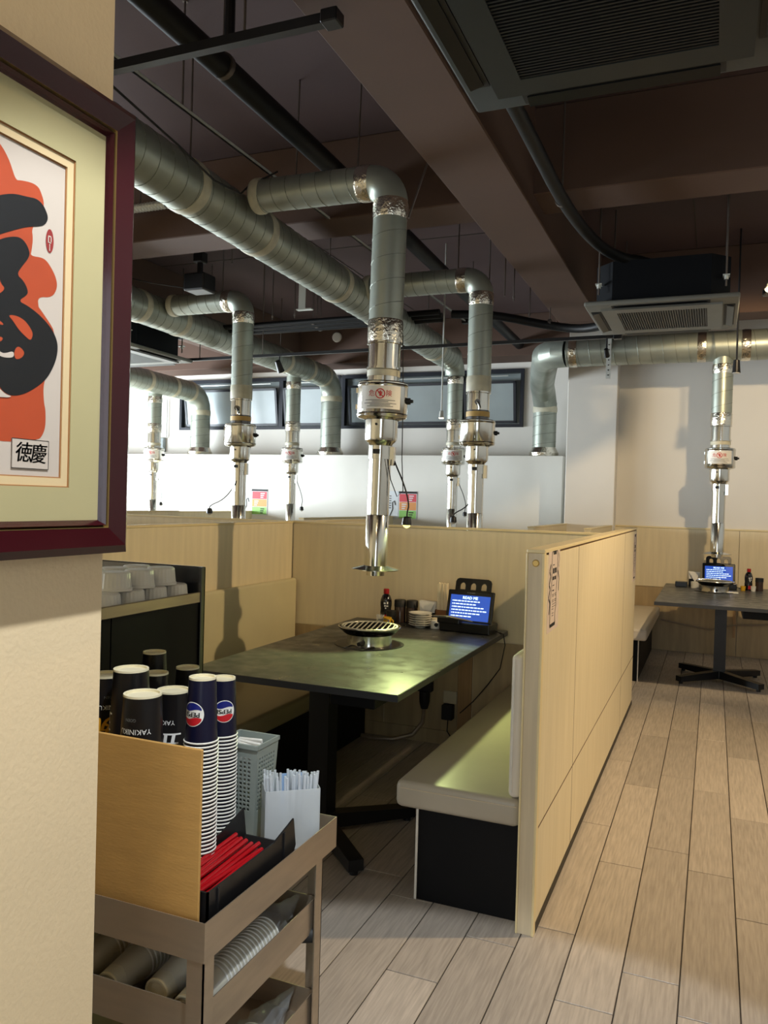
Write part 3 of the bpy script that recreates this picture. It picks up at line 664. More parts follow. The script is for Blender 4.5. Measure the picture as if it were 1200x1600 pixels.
# ------------------------------------------------------------------ exhaust hoods and ducts
BR = 0.083          # hood pipe radius
MR = 0.130          # main duct radius
def hood_body(h, x, y, ztop, variant, face=-65, lamp=None, dz=0.0, seam=True):
    c = (x, y)
    z = lambda v: v+dz
    MB().lathe([(BR, z(2.22)), (BR, ztop)], c, 28, 0, False, False).build('drop_pipe', 'galv', h, True)
    if seam: helix(MB(), (x, y, z(2.28)), (x, y, ztop-0.03), BR, 0.115).build('spiral_seam', 'galv_seam', h)
    MB().lathe([(BR+0.001, z(2.165)), (BR+0.004, z(2.18)), (BR+0.004, z(2.265)), (BR+0.001, z(2.275))], c, 28, 0, False, False).build('tape_band', 'foil' if variant == 'label' else 'tape_white', h, True)
    MB().lathe([(BR-0.004, z(2.04)), (BR-0.004, z(2.155)), (BR+0.004, z(2.158)), (BR+0.004, z(2.168))], c, 28, 0, False, False).build('collar', 'steel', h, True)
    if variant == 'label':
        MB().lathe([(BR-0.004, z(1.965)), (BR-0.004, z(2.03)), (BR+0.003, z(2.034)), (BR+0.003, z(2.044))], c, 28, 0, False, False).build('collar', 'steel', h, True)
        MB().lathe([(BR-0.002, z(2.0)), (BR-0.002, z(2.03))], c, 28, 0, False, False).build('tape_band', 'tape_white', h, True)
    else:
        MB().lathe([(BR-0.004, z(1.93)), (BR-0.004, z(2.04))], c, 28, 0, False, False).build('collar', 'steel_dark', h, True)
        MB().lathe([(BR-0.001, z(1.995)), (BR-0.001, z(2.03))], c, 28, 0, False, False).build('tape_band', 'tape_yellow', h, True)
        a = radians(face-12); d = Vector((cos(a), sin(a), 0)); s_ = Vector((-sin(a), cos(a), 0)); p = Vector((x, y, z(2.09)))+d*BR
        lv = MB().tube([p-d*0.005, p+d*0.022], 0.019, 16).build('damper_lever', 'steel_dark', h, True)
        MB().tube([p+d*0.016, p+d*0.026+s_*0.012-Vector((0, 0, 0.02)), p+d*0.026+s_*0.018-Vector((0, 0, 0.045))], [0.009, 0.009, 0.010], 10).build('lever_arm', 'steel', lv, True)
    DR = 0.123
    MB().lathe([(BR, z(1.974)), (DR-0.006, z(1.972)), (DR, z(1.966)), (DR, z(1.806)), (DR-0.004, z(1.800)), (DR-0.012, z(1.797)), (0.085, z(1.790))][::-1], c, 40, 0, False, False).build('drum', 'steel', h, True)
    for zz in (1.955, 1.815):
        MB().lathe([(DR, z(zz-0.006)), (DR+0.0025, z(zz)), (DR, z(zz+0.006))], c, 40, 0, False, False).build('drum_bead', 'steel', h, True)
    a = radians(face+75); d = Vector((cos(a), sin(a), 0)); s_ = Vector((-sin(a), cos(a), 0)); p = Vector((x, y, z(1.885)))+d*DR
    lt = MB(); lt.tube([p-d*0.004, p+d*0.016], 0.016, 14).tube([p+d*0.012, p+d*0.03], [0.010, 0.007], 12); lt.build('drum_latch', 'black_metal', h, True)
    a = radians(face-88); d = Vector((cos(a), sin(a), 0)); p = Vector((x, y, 0))+d*(DR+0.001)
    for zz in (1.93, 1.85): MB().box(p.x-0.005, p.x+0.005, p.y-0.005, p.y+0.005, z(zz)-0.012, z(zz)+0.012).build('clip', 'steel', h)
    if variant == 'label':
        R = lambda q: DR+0.0006
        lb = MB(); vs, fs = split_poly([(-0.105, -0.055), (0.105, -0.055), (0.105, 0.055), (-0.105, 0.055)], [(0, 1, 2, 3)], 0.012)
        wrap(lb, vs, fs, R, radians(face-8), z(1.89), c=c); lo = lb.build('warning_label', 'label_white', h, True)
        pr = MB(); R2 = lambda q: DR+0.0012; A = radians(face-8)
        for ch, u in (('危', -0.042), ('険', 0.042)):
            vs, fs = text_polys(ch, 0.032); vs, fs = split_poly([(px+u, py+0.016) for px, py in vs], fs, 0.01); wrap(pr, vs, fs, R2, A, z(1.89), c=c)
        ring = [(0.024*cos(q), 0.024*sin(q)+0.016) for q in [2*pi*i/28 for i in range(28)]]+[(0.0195*cos(q), 0.0195*sin(q)+0.016) for q in [2*pi*i/28 for i in range(28)]]
        wrap(pr, ring, [(i, (i+1) % 28, 28+(i+1) % 28, 28+i) for i in range(28)], R2, A, z(1.89), c=c)
        wrap(pr, [(-0.016, 0.029), (-0.013, 0.032), (0.016, 0.003), (0.013, 0.0)], [(0, 1, 2, 3)], R2, A, z(1.89), c=c)
        pr.build('print', 'red_print', lo)
        pk = MB()                                            # hand figure in the ring and the small print
        for (u0_, u1_, v0, v1) in ((-0.004, 0.005, 0.004, 0.022), (-0.009, -0.005, 0.016, 0.027), (0.006, 0.010, 0.014, 0.026), (-0.003, 0.004, 0.022, 0.030)):
            wrap(pk, [(u0_, v0), (u1_, v0), (u1_, v1), (u0_, v1)], [(0, 1, 2, 3)], R2, A, z(1.89), eps=0.0003, c=c)
        pk.build('hand_symbol', 'red_print', lo)
        pm = MB()
        for v, w_ in ((-0.016, 0.075), (-0.023, 0.04), (-0.031, 0.082), (-0.038, 0.05), (-0.045, 0.065)):
            vs, fs = split_poly([(-w_, v), (w_, v), (w_, v+0.003), (-w_, v+0.003)], [(0, 1, 2, 3)], 0.02); wrap(pm, vs, fs, R2, A, z(1.89), c=c)
        pm.build('small_print', 'grey_ink', lo)
    MB().lathe([(0.056, z(1.66)), (0.060, z(1.675)), (0.077, z(1.69)), (0.080, z(1.705)), (0.080, z(1.792))], c, 32, 0, False, False).build('neck', 'steel', h, True)
    a = radians(face-20); d = Vector((cos(a), sin(a), 0)); p = Vector((x, y, z(1.765)))+d*0.079
    MB().tube([p, p+d*0.006], 0.006, 10).build('screw', 'black_metal', h)
    MB().lathe([(0.059, z(1.60)), (0.059, z(1.665))], c, 28, 0, False, False).build('clamp_collar', 'steel', h, True)
    p = Vector((x, y, z(1.635)))+d*0.058; s_ = Vector((-sin(a), cos(a), 0))
    MB().add([p+s_*u+Vector((0, 0, v))+d*w_ for w_ in (-0.003, 0.012) for v in (-0.011, 0.011) for u in (-0.016, 0.016)], [(0, 2, 3, 1), (4, 5, 7, 6), (0, 1, 5, 4), (2, 6, 7, 3), (0, 4, 6, 2), (1, 3, 7, 5)]).build('clamp_block', 'black_metal', h)
    MB().lathe([(0.054, z(1.30)), (0.054, z(1.61))], c, 28, 0, False, False).build('outer_tube', 'steel', h, True)
    MB().lathe([(0.056, z(1.065)), (0.056, z(1.325)), (0.054, z(1.328))], c, 28, 0, False, False).build('inner_tube', 'steel', h, True)
    MB().lathe([(0.045, z(1.03)), (0.045, z(1.062)), (0.118, z(1.058)), (0.118, z(1.062)), (0.057, z(1.078))], c, 40, 0, False, False).build('flange', 'steel', h, True)
    # lamp lead and bracket
    a = radians(face+62); d = Vector((cos(a), sin(a), 0)); p = Vector((x, y, z(1.61)))+d*0.066
    MB().box(p.x-0.012, p.x+0.012, p.y-0.012, p.y+0.012, z(1.57), z(1.66)).build('lamp_bracket', 'steel', h)
    if lamp:
        L_ = Vector(lamp); L_.z += dz
        q = p+Vector((0, 0, 0.01))
        pts = [q, q+(L_-q)*0.18+Vector((0, 0, 0.02)), q+(L_-q)*0.42+d*0.03, q+(L_-q)*0.72+d*0.035, L_+Vector((0, 0, 0.05)), L_+Vector((0, 0, 0.02))]
        # smooth the polyline
        for _ in range(2):
            n_ = [pts[0]]
            for i in range(len(pts)-1): n_ += [pts[i]*0.75+pts[i+1]*0.25, pts[i]*0.25+pts[i+1]*0.75]
            pts = n_+[pts[-1]]
        MB().tube(pts, 0.004, 8).build('lamp_lead', 'black_rubber', h, True)
        lm = MB().lathe([(0.010, 0.03), (0.02, 0.024), (0.024, 0.0), (0.024, -0.012)], (L_.x, L_.y), 18, L_.z, False, True).build('lamp_head', 'black_metal', h, True)
        return L_, lm
def branch(h, x, y, zb, x_end, er=0.115, seam=True):
    # horizontal run from the main duct at x_end, then an elbow down to (x, y)
    s_ = 1 if x > x_end else -1
    xe = x-s_*er
    MB().tube([(x_end, y, zb), (xe, y, zb)], BR, 28, False).build('branch_pipe', 'galv', h, True)
    if seam: helix(MB(), (x_end+s_*0.05, y, zb), (xe-s_*0.03, y, zb), BR, 0.085).build('spiral_seam', 'galv_seam', h)
    MB().tube(arc_pts((xe, y, zb-er), (0, 0, 1), (s_, 0, 0), er, 0, pi/2, 12), BR+0.001, 28, False).build('elbow', 'galv', h, True)
    band(MB(), (xe-s_*0.02, y, zb), (1, 0, 0), BR+0.001, 0.07, bulge=0.004).build('tape_band', 'foil', h, True)
    band(MB(), (x, y, zb-er-0.03), (0, 0, 1), BR+0.001, 0.09, bulge=0.004).build('tape_band', 'foil', h, True)
    band(MB(), (x_end+s_*0.03, y, zb), (1, 0, 0), BR+0.003, 0.05, bulge=0.004).build('tape_band', 'tape_white', h, True)
def rods(h, pts, zt=CZ):
    for (x, y, z0) in pts:
        r_ = MB().tube([(x, y, z0), (x, y, zt)], 0.005, 6).build('hanger_rod', 'rod', h)
        MB().lathe([(0.012, zt-0.004), (0.012, zt)], (x, y), 10).build('ceiling_anchor', 'rod', r_)
def hood(label, x, y, ztop, variant, br=None, lamp=None, dz=0.0, face=-65):
    h = thing('exhaust_hood', label, 'exhaust hood', (x, y, 1.03+dz))
    if br: branch(h, x, y, br[0], br[1]); ztop = br[0]-0.115
    r = hood_body(h, x, y, ztop, variant, face, lamp, dz)
    return h, r
HX, HY = -1.53, 3.62
h1, (LP, lmh) = hood('chrome exhaust hood with lit yellow bulb above the near table grill', HX, HY, 2.85, 'label', (2.955, -2.30), (HX+0.135, HY+0.05, 1.295))
MB().lathe([(0.001, -0.028), (0.014, -0.022), (0.023, -0.006), (0.023, 0.002)], (LP.x, LP.y), 18, LP.z).build('bulb', 'bulb', lmh, True)
spot('hood_bulb', (LP.x, LP.y, LP.z-0.035), (LP.x+0.10, LP.y-0.50, 0.70), 48, (0.86, 1.0, 0.40), 118, 0.30, 0.025)
rods(h1, [(HX-0.20, HY+0.03, 3.03), (HX-0.55, HY+0.03, 3.03)])
MB().tube([(HX+0.06, HY+0.09, 2.80), (HX+0.13, HY+0.15, 3.10), (HX+0.17, HY+0.19, 3.52)], 0.006, 6).build('brace_rod', 'rod', h1)
MB().tube([(HX+0.10, HY-0.02, 2.20), (HX+0.115, HY-0.02, 1.9), (HX+0.115, HY+0.0, 1.6), (HX+0.12, HY+0.02, 1.45), (HX+0.09, HY+0.02, 1.42), (HX+0.065, HY-0.01, 1.50), (HX+0.055, HY-0.04, 1.60)], 0.0025, 6).build('power_lead', 'black_rubber', h1, True)
def unlit(h, r):
    Lq, lm = r
    MB().lathe([(0.001, -0.024), (0.014, -0.020), (0.022, -0.008)], (Lq.x, Lq.y), 16, Lq.z).build('bulb', 'bulb_off', lm, True)
h1.rotation_euler = (0, 0.016, 0)          # this pipe hangs a little out of plumb
h2, r2 = hood('chrome exhaust hood with damper lever in the second booth behind the near one', -1.54, 5.4, 2.85, 'lever', (2.955, -2.42), (-1.68, 5.35, 1.27)); unlit(h2, r2)
rods(h2, [(-1.72, 5.42, 3.03), (-1.40, 5.5, 2.85)])
h3, r3 = hood('chrome exhaust hood with damper lever over the left booth column', -3.50, 5.45, 2.85, 'lever', (2.955, -4.20), (-3.67, 5.3, 1.27)); unlit(h3, r3)
rods(h3, [(-3.36, 5.52, 2.86), (-3.7, 5.45, 3.03)])
h4, r4 = hood('labelled exhaust hood hanging from the first main duct before the white ledge', -2.58, 8.15, 2.80, 'label', None, (-2.42, 8.1, 1.27)); unlit(h4, r4)
h5, r5 = hood('labelled exhaust hood hanging from the second main duct before the white ledge', -4.53, 8.15, 2.80, 'label', None, (-4.36, 8.1, 1.27)); unlit(h5, r5)
h6, r6 = hood('labelled exhaust hood at the bright window end of the white ledge', -6.49, 8.15, 2.72, 'label', None, (-6.33, 8.1, 1.27)); unlit(h6, r6)
h7, r7 = hood('labelled exhaust hood above the aisle-end table', 0.035, 7.5, 2.72, 'label', None, None, -0.045, -85)
for hh, zt in ((h4, 2.74), (h5, 2.74), (h6, 2.62), (h7, 2.66)):
    x, y = hh.location.x, hh.location.y
    band(MB(), (x, y, zt-0.05), (0, 0, 1), BR+0.001, 0.08, bulge=0.004).build('tape_band', 'foil', hh, True)

def duct(label, pts, seam_pitch=0.105, bends=(), bands=(), fronts=()):
    p0 = Vector(pts[0]); d = thing('exhaust_duct', label, 'duct', (p0.x, p0.y, p0.z)); return d
def run(d, a, b_, R=MR, pitch=0.105):
    MB().tube([a, b_], R, 36, False).build('pipe', 'galv', d, True)
    helix(MB(), a, b_, R, pitch, 0.0026, 24).build('spiral_seam', 'galv_seam', d)
def bnd(d, p, t, R=MR, w_=0.07, m_='tape_white'): band(MB(), p, t, R+0.002, w_, 36, 0.004).build('tape_band', m_, d, True)
def boot(d, x, y, z, R=MR):
    MB().lathe([(R+0.03, z), (R+0.035, z+0.04), (R+0.01, z+0.085), (R+0.004, z+0.10)], (x, y), 30).build('sealing_boot', 'foil', d, True)
ZD = 2.91
# first main duct: runs down the room over the booths
d1 = duct('large grey spiral duct running over the near booth', [(-2.42, 1.6, ZD)])
A, B = Vector((-2.37, 1.2, ZD)), Vector((-2.60, 8.0, ZD))
run(d1, A, B); T = (B-A).normalized()
for y in (3.25, 3.95, 5.05, 5.85, 7.4): bnd(d1, A+T*((y-A.y)/T.y), T)
MB().tube([B, B+T*0.04], [MR, MR*0.55], 36).build('end_cap', 'galv', d1, True)
MB().tube(arc_pts((-2.59, 7.98, ZD-0.17), (0, 0, 1), (0, 1, 0), 0.17, 0, pi/2, 10), 0.105, 28, False).build('elbow', 'galv', d1, True)
rods(d1, [(-2.38, 2.6, ZD+MR), (-2.30, 3.1, ZD+0.05), (-2.56, 5.9, ZD+MR), (-2.57, 7.2, ZD+MR), (-2.47, 4.9, ZD+MR-0.005)])
# the lead slung along its near side
MB().tube([(-2.24, 2.5, 3.0), (-2.22, 2.9, 2.93), (-2.235, 3.2, 2.89), (-2.25, 3.45, 2.92), (-2.30, 3.6, 3.02), (-2.1, 3.55, 3.05)], 0.005, 8).build('slung_lead', 'black_rubber', d1, True)
def down_duct(label, X, y_near, z_run, top_x=None, bands_y=(), rod_y=()):
    d = duct(label, [(X, y_near, z_run)])
    yv = 9.08; er = 0.24
    a = Vector((X+(0.16 if top_x is None else top_x), y_near, z_run)); b_ = Vector((X, yv-er, z_run)); t = (b_-a).normalized()
    run(d, a, b_)
    for y in bands_y: bnd(d, a+t*((y-a.y)/t.y), t)
    MB().tube(arc_pts((X, yv-er, z_run-er), (0, 0, 1), (0, 1, 0), er, 0, pi/2, 5), MR+0.001, 36, False).build('elbow', 'galv', d, True, 20)
    run(d, (X, yv, 2.03), (X, yv, z_run-er)); bnd(d, (X, yv, z_run-er-0.02), (0, 0, 1)); bnd(d, (X, yv-er-0.03, z_run), (0, 1, 0))
    boot(d, X, yv, 1.942)
    rods(d, [(X+0.1, y, z_run+MR*0.7) for y in rod_y])
    return d
d2 = down_duct('second large spiral duct bending down into the white ledge', -4.50, 3.0, 2.91, 0.26, (5.2, 5.75, 7.75, 8.35), (4.9, 6.3, 7.6))
d3 = down_duct('third spiral duct near the windows bending down into the white ledge', -6.47, 5.0, 2.77, 0.25, (7.85, 8.4), (6.6,))
# right duct: along the wall, then back and down beside the column
d4 = duct('spiral duct running along the wall above the aisle-end table', [(0.5, 7.5, 2.80)])
ZR = 2.81
run(d4, (-1.30, 7.5, ZR), (2.58, 7.5, ZR))
MB().tube(arc_pts((-1.30, 7.75, ZR), (0, -1, 0), (-1, 0, 0), 0.25, 0, pi/2, 4), MR+0.001, 36, False).build('elbow', 'galv', d4, True, 20)
MB().tube([(-1.55, 7.75, ZR), (-1.66, 8.2, ZR-0.06), (-1.78, 8.75, ZR-0.10), (-1.80, 8.95, ZR-0.16), (-1.80, 9.05, ZR-0.28)], MR, 36, False).build('elbow', 'galv', d4, True)
run(d4, (-1.80, 9.06, 2.03), (-1.80, 9.06, ZR-0.26)); boot(d4, -1.80, 9.06, 1.942); bnd(d4, (-1.80, 9.06, ZR-0.34), (0, 0, 1))
for x, m_ in ((-1.24, 'foil'), (-0.14, 'foil'), (0.21, 'foil')): bnd(d4, (x, 7.5, ZR), (1, 0, 0), m_=m_)
st = MB().box(-0.93, -0.89, 7.36, 7.366, 2.54, 3.05).build('perforated_strap', 'strip_bright', d4)
for k in range(7): MB().tube([(-0.91, 7.3665, 2.57+k*0.045), (-0.91, 7.357, 2.57+k*0.045)], 0.006, 8).build('strap_hole', 'ink', st)
rods(d4, [(-0.91, 7.42, 3.0-0.10), (0.8, 7.5, ZR+MR)], 3.0)

# ------------------------------------------------------------------ cassette air conditioners
def cassette(label, cx, cy, zb, panel, grille, pipe=None):
    a = thing('ceiling_cassette', label, 'air conditioner', (cx, cy, zb)); W_ = 0.455
    # panel as four mitred frame pieces round the intake
    def ring(o_, i_, z0, z1, zi): 
        out = [(-o_, -o_), (o_, -o_), (o_, o_), (-o_, o_)]; inn = [(-i_, -i_), (i_, -i_), (i_, i_), (-i_, i_)]
        vs = [(cx+x, cy+y, z0) for x, y in out]+[(cx+x, cy+y, z1) for x, y in inn]+[(cx+x, cy+y, z0+zi) for x, y in out]
        return vs
    b = MB().rbox(cx-W_, cx+W_, cy-W_, cy+W_, zb+0.012, zb+0.045, 0.012, 3); b.build('panel', panel, a, True, 30)
    # slightly lower centre step
    I = 0.36
    b = MB()
    for (x0, x1, y0, y1) in ((-I, I, -I, -0.27), (-I, I, 0.27, I), (-I, -0.27, -0.27, 0.27), (0.27, I, -0.27, 0.27)): b.box(cx+x0, cx+x1, cy+y0, cy+y1, zb, zb+0.013)
    b.build('intake_frame', panel, a)
    gb = MB().box(cx-0.27, cx+0.27, cy-0.27, cy+0.27, zb+0.011, zb+0.0125).build('intake_grille', 'ac_dark', a)
    first = None
    for k in range(36):
        y = cy-0.262+k*0.015
        if first is None:
            first = MB().box(cx-0.27, cx+0.27, y-0.0035, y+0.0035, zb+0.002, zb+0.012).build('slat', grille, gb)
        else:
            o = first.copy(); COL.objects.link(o); o.parent = gb; o.location = (0, k*0.015, 0)
    for k in range(4):
        an = k*pi/2; ca, sa = round(cos(an)), round(sin(an))
        def R(x, y, z): return (cx+ca*x-sa*y, cy+sa*x+ca*y, zb+z)
        BF = [(0, 2, 3, 1), (4, 5, 7, 6), (0, 1, 5, 4), (2, 6, 7, 3), (0, 4, 6, 2), (1, 3, 7, 5)]
        s_ = MB().add([R(x, y, z) for z in (0.0085, 0.0135) for y in (-0.432, -0.368) for x in (-0.29, 0.29)], BF).build('air_slot', 'ac_dark', a)
        MB().add([R(x, y, z+(0.010 if y > -0.42 else 0)) for z in (-0.006, -0.001) for y in (-0.424, -0.384) for x in (-0.275, 0.275)], BF).build('louvre', grille, s_)
    # octagonal chassis above
    oc = []; q = 0.40; cch = 0.11
    for x, y in ((-q+cch, -q), (q-cch, -q), (q, -q+cch), (q, q-cch), (q-cch, q), (-q+cch, q), (-q, q-cch), (-q, -q+cch)): oc.append((cx+x, cy+y, zb+0.05))
    MB().poly(oc, (0, 0, 0.25)).build('chassis', 'ac_body', a)
    for x, y in ((-0.375, -0.375), (0.375, -0.375), (-0.375, 0.375), (0.375, 0.375)):
        br = MB().box(cx+x-0.03, cx+x+0.03, cy+y-0.02, cy+y+0.02, zb+0.16, zb+0.168).build('bracket', 'strip_bright', a)
        MB().tube([(cx+x*1.02, cy+y, zb+0.10), (cx+x*1.02, cy+y, CZ)], 0.006, 8).build('hanger_rod', 'rod', a)
        MB().lathe([(0.014, zb+0.14), (0.014, zb+0.16)], (cx+x*1.02, cy+y), 6).build('nut', 'strip_bright', a)
    return a
cassette('shade-darkened ceiling cassette air conditioner nearest the framed picture', -0.297, 2.07, 2.65, 'ac_shaded', 'ac_shaded_grille')
cassette('grey ceiling cassette with black chassis above the aisle', -0.35, 5.64, 2.65, 'ac_panel', 'ac_grille').rotation_euler = (0, 0, pi/2)
cassette('ceiling cassette with black chassis beside the second main duct', -5.12, 5.95, 2.65, 'ac_panel', 'ac_grille')

# ------------------------------------------------------------------ pipes, tracks and lamps under the ceiling
def smooth(pts, n=2):
    pts = [Vector(p) for p in pts]
    for _ in range(n):
        q = [pts[0]]
        for i in range(len(pts)-1): q += [pts[i]*0.75+pts[i+1]*0.25, pts[i]*0.25+pts[i+1]*0.75]
        pts = q+[pts[-1]]
    return pts
def pipe(label, pts, r, m_='black_pipe', clamps=(), group=None):
    p = thing('ceiling_pipe', label, 'pipe', pts[0], group)
    MB().tube(smooth(pts), r, 14).build('insulation', m_, p, True)
    for (x, y, z) in clamps:
        dd = (Vector(pts[-1])-Vector(pts[0])); dd = (1, 0, 0) if abs(dd.x) > abs(dd.y) else (0, 1, 0)
        band(MB(), (x, y, z), dd, r+0.003, 0.024, 16).build('clamp', 'rod', p, True)
        MB().tube([(x, y, z+r), (x, y, CZ)], 0.005, 6).build('hanger_rod', 'rod', p)
    return p
pipe('thick black drain pipe running down the room between duct and beam', [(-1.96, 1.0, 3.2), (-1.97, 4.0, 3.2), (-2.04, 6.5, 3.2), (-2.10, 9.3, 3.2)], 0.052, clamps=[(-1.96, 2.85, 3.2), (-2.0, 4.9, 3.2), (-2.05, 6.9, 3.2)])
pipe('black insulated pipe linking the two aisle air conditioners', [(-0.80, 2.4, 2.85), (-0.80, 2.7, 3.0), (-0.79, 3.4, 3.0), (-0.78, 4.25, 2.98), (-0.71, 4.9, 2.97), (-0.60, 5.25, 2.97), (-0.45, 5.3, 2.95), (-0.40, 5.35, 2.93)], 0.033, clamps=[(-0.78, 4.2, 2.985)])
for k in range(3):
    pipe('black pipe in the bundle crossing above the booths', [(-5.0, 6.35+0.07*k, 2.97-0.015*k), (-3.0, 6.33+0.07*k, 2.97-0.015*k), (-2.15, 6.30+0.07*k, 2.97-0.015*k)], 0.024, clamps=[(-3.35, 6.35+0.07*k, 2.97-0.015*k)], group='pipe bundle across the ceiling')
pipe('black insulated pipe curving to the aisle air conditioner', [(-2.05, 6.33, 2.95), (-1.7, 6.35, 2.93), (-1.3, 6.55, 2.86), (-1.0, 6.5, 2.80), (-0.74, 6.2, 2.78), (-0.70, 5.9, 2.77)], 0.035, clamps=[(-1.28, 6.53, 2.87)])
def track(label, a, b_, rod_pts, w_=0.017):
    a = Vector(a); b_ = Vector(b_); t = thing('lighting_track', label, 'track', a)
    d = (b_-a).normalized(); s_ = Vector((-d.y, d.x, 0))*w_; u = Vector((0, 0, w_))
    vs = [p+s_*i+u*j for p in (a, b_) for j in (-1, 1) for i in (-1, 1)]
    MB().add(vs, [(0, 2, 3, 1), (4, 5, 7, 6), (0, 1, 5, 4), (2, 6, 7, 3), (0, 4, 6, 2), (1, 3, 7, 5)]).build('rail', 'black_metal', t)
    for q in (a, b_):
        MB().rbox(q.x-0.03, q.x+0.03, q.y-0.03, q.y+0.03, q.z-0.022, q.z+0.022, 0.004, 1).build('end_block', 'black_metal', t)
    rods(t, [(x, y, a.z+w_) for x, y in rod_pts])
    return t
tr1 = track('black lighting track crossing close to the cream pillar', (-2.9, 2.33, 2.95), (-1.19, 2.33, 2.95), [(-1.52, 2.33), (-2.5, 2.33)])
MB().tube([(-1.58, 2.33, 2.965), (-1.58, 2.33, CZ)], 0.018, 10).build('feed_tube', 'black_metal', tr1)
tr2 = track('thin black track hung across the room before the white ledge', (-5.6, 6.45, 2.70), (-0.72, 6.33, 2.70), [(-3.9, 6.41), (-2.75, 6.39), (-1.75, 6.36), (-4.6, 6.42)], 0.013)
tr3 = track('slim bright-edged track beside the first main duct', (-2.20, 1.6, 3.09), (-2.20, 7.2, 3.09), [(-2.20, 2.9), (-2.20, 5.6)], 0.007)
MB().box(-2.193, -2.190, 1.6, 7.2, 3.082, 3.094).build('bright_lip', 'strip_bright', tr3)
tr4 = track('short track with lit spot lamp right of the aisle air conditioner', (0.30, 5.2, 2.95), (0.30, 6.3, 2.95), [(0.30, 5.3)], 0.014)
def spot_lamp(label, p, aim, up, on=False, m_='black_metal', r=0.035, ln=0.11):
    p = Vector(p); d = (Vector(aim)-p).normalized(); L_ = thing('spot_lamp', label, 'lamp', p)
    MB().tube([p-d*ln*0.5, p-d*ln*0.45, p+d*ln*0.35, p+d*ln*0.5], [r*0.5, r*0.72, r*0.9, r], 18).build('housing', m_, L_, True)
    MB().tube([p+d*ln*0.5, p+d*(ln*0.5+0.004)], r*0.85, 18).build('lens', 'bulb_warm' if on else 'bulb_off', L_)
    MB().tube([p, (p.x, p.y, up)], 0.007, 8).build('stem', m_, L_)
    return L_
spot_lamp('lit silver spot lamp on the short aisle track', (0.30, 5.55, 2.83), (-0.3, 5.2, 0.5), 2.94, True, 'strip_bright', 0.04)
spot_lamp('unlit white-faced lamp hanging before the wall duct', (0.125, 6.7, 2.50), (0.125, 6.68, 1.0), CZ, False, 'black_metal', 0.032, 0.10)
spot_lamp('small black spot lamp on the thin track beside the lever hood', (-3.72, 6.41, 2.60), (-3.6, 7.5, 1.0), 2.70, False)
spot_lamp('small black spot lamp on the thin track above the labelled drum', (-2.66, 6.39, 2.62), (-2.7, 7.4, 1.2), 2.70, False)
spot_lamp('small black spot lamp under the aisle air conditioner', (-0.80, 6.333, 2.58), (-0.7, 8, 1.0), 2.70, False, r=0.022, ln=0.07)
spot_lamp('lit little lamp hanging from the thin track behind the second hood', (-2.13, 6.365, 2.13), (-2.13, 6.365, 1), CZ, True, 'strip_bright', 0.022, 0.06)
spot_lamp('small dark spot lamp on the wall by the bright windows', (-7.4, 8.1, 2.58), (-7.0, 7.6, 1.6), CZ, False)
sp = thing('ceiling_speaker', 'black box speaker hung from the ceiling by a bracket', 'speaker', (-3.62, 5.03, 2.99))
MB().rbox(-3.71, -3.53, 4.95, 5.11, 2.92, 3.05, 0.012, 2).build('cabinet', 'black_metal', sp)
MB().box(-3.635, -3.605, 5.015, 5.045, 3.05, 3.2).tube([(-3.62, 5.03, 3.2), (-3.62, 5.03, CZ)], 0.012, 10).build('bracket', 'black_metal', sp)
MB().rbox(-3.66, -3.58, 4.99, 5.07, 3.14, 3.22, 0.006, 1).build('clamp', 'black_metal', sp)
MB().tube([(-3.71, 5.0, 2.95), (-3.95, 4.9, 2.98), (-4.2, 4.95, 3.05)], 0.004, 6).build('lead', 'black_rubber', sp)
det = thing('ceiling_detector', 'round white blanking disc on the far ceiling beam', 'detector', (-4.38, 8.945, 3.40))
MB().tube([(-4.38, 8.95, 3.40), (-4.38, 8.93, 3.40), (-4.38, 8.922, 3.40)], [0.062, 0.06, 0.05], 24).build('disc', 'label_white', det, True)
hb = thing('hanging_strap', 'grey slotted metal strap hanging from the ceiling behind the first duct', 'strap', (-3.05, 5.6, 3.1))
MB().box(-3.09, -3.03, 5.6, 5.606, 2.88, CZ).box(-3.09, -2.96, 5.56, 5.606, 2.876, 2.884).build('strap', 'strip_bright', hb)
for (x, y, z) in ((-3.62, 6.1, 2.95), (-3.40, 6.1, 2.95), (-3.32, 5.0, 3.1), (-1.42, 5.85, 2.9), (-1.42, 6.4, 2.9), (-0.72, 6.75, 2.9)):
    q = thing('threaded_rod', 'bare threaded rod hanging free from the ceiling', 'rod', (x, y, z), 'bare rods under the ceiling')
    MB().tube([(x, y, z), (x, y, CZ)], 0.005, 6).build('shaft', 'rod', q); MB().lathe([(0.010, z+0.02), (0.010, z+0.035)], (x, y), 6).build('nut', 'rod', q)
wl = thing('wall_conduit', 'grey conduit bend and switch box on the wall by the windows', 'conduit', (-7.3, 9.38, 2.4))
MB().tube(smooth([(-7.05, 9.37, 3.02), (-7.35, 9.37, 3.0), (-7.42, 9.37, 2.85), (-7.42, 9.37, 2.15)]), 0.010, 8).build('tube', 'strip_bright', wl, True)
MB().tube([(-7.25, 9.37, 2.75), (-7.25, 9.37, 2.2)], 0.010, 8).build('tube', 'strip_bright', wl, True)
MB().rbox(-7.5, -7.28, 9.34, 9.40, 2.0, 2.2, 0.006, 1).build('switch_box', 'window_film', wl)
fh = thing('flexible_hose', 'ribbed grey flexible hose crossing in front of the ceiling beam', 'hose', (-3.6, 4.2, 3.25))
MB().tube([(-4.6+0.012*i, 4.2, 3.25) for i in range(110)], [0.030 if i % 2 else 0.024 for i in range(110)], 12).build('corrugated_tube', 'strip_bright', fh, False)
rods(fh, [(-4.2, 4.2, 3.275), (-3.5, 4.2, 3.275)])
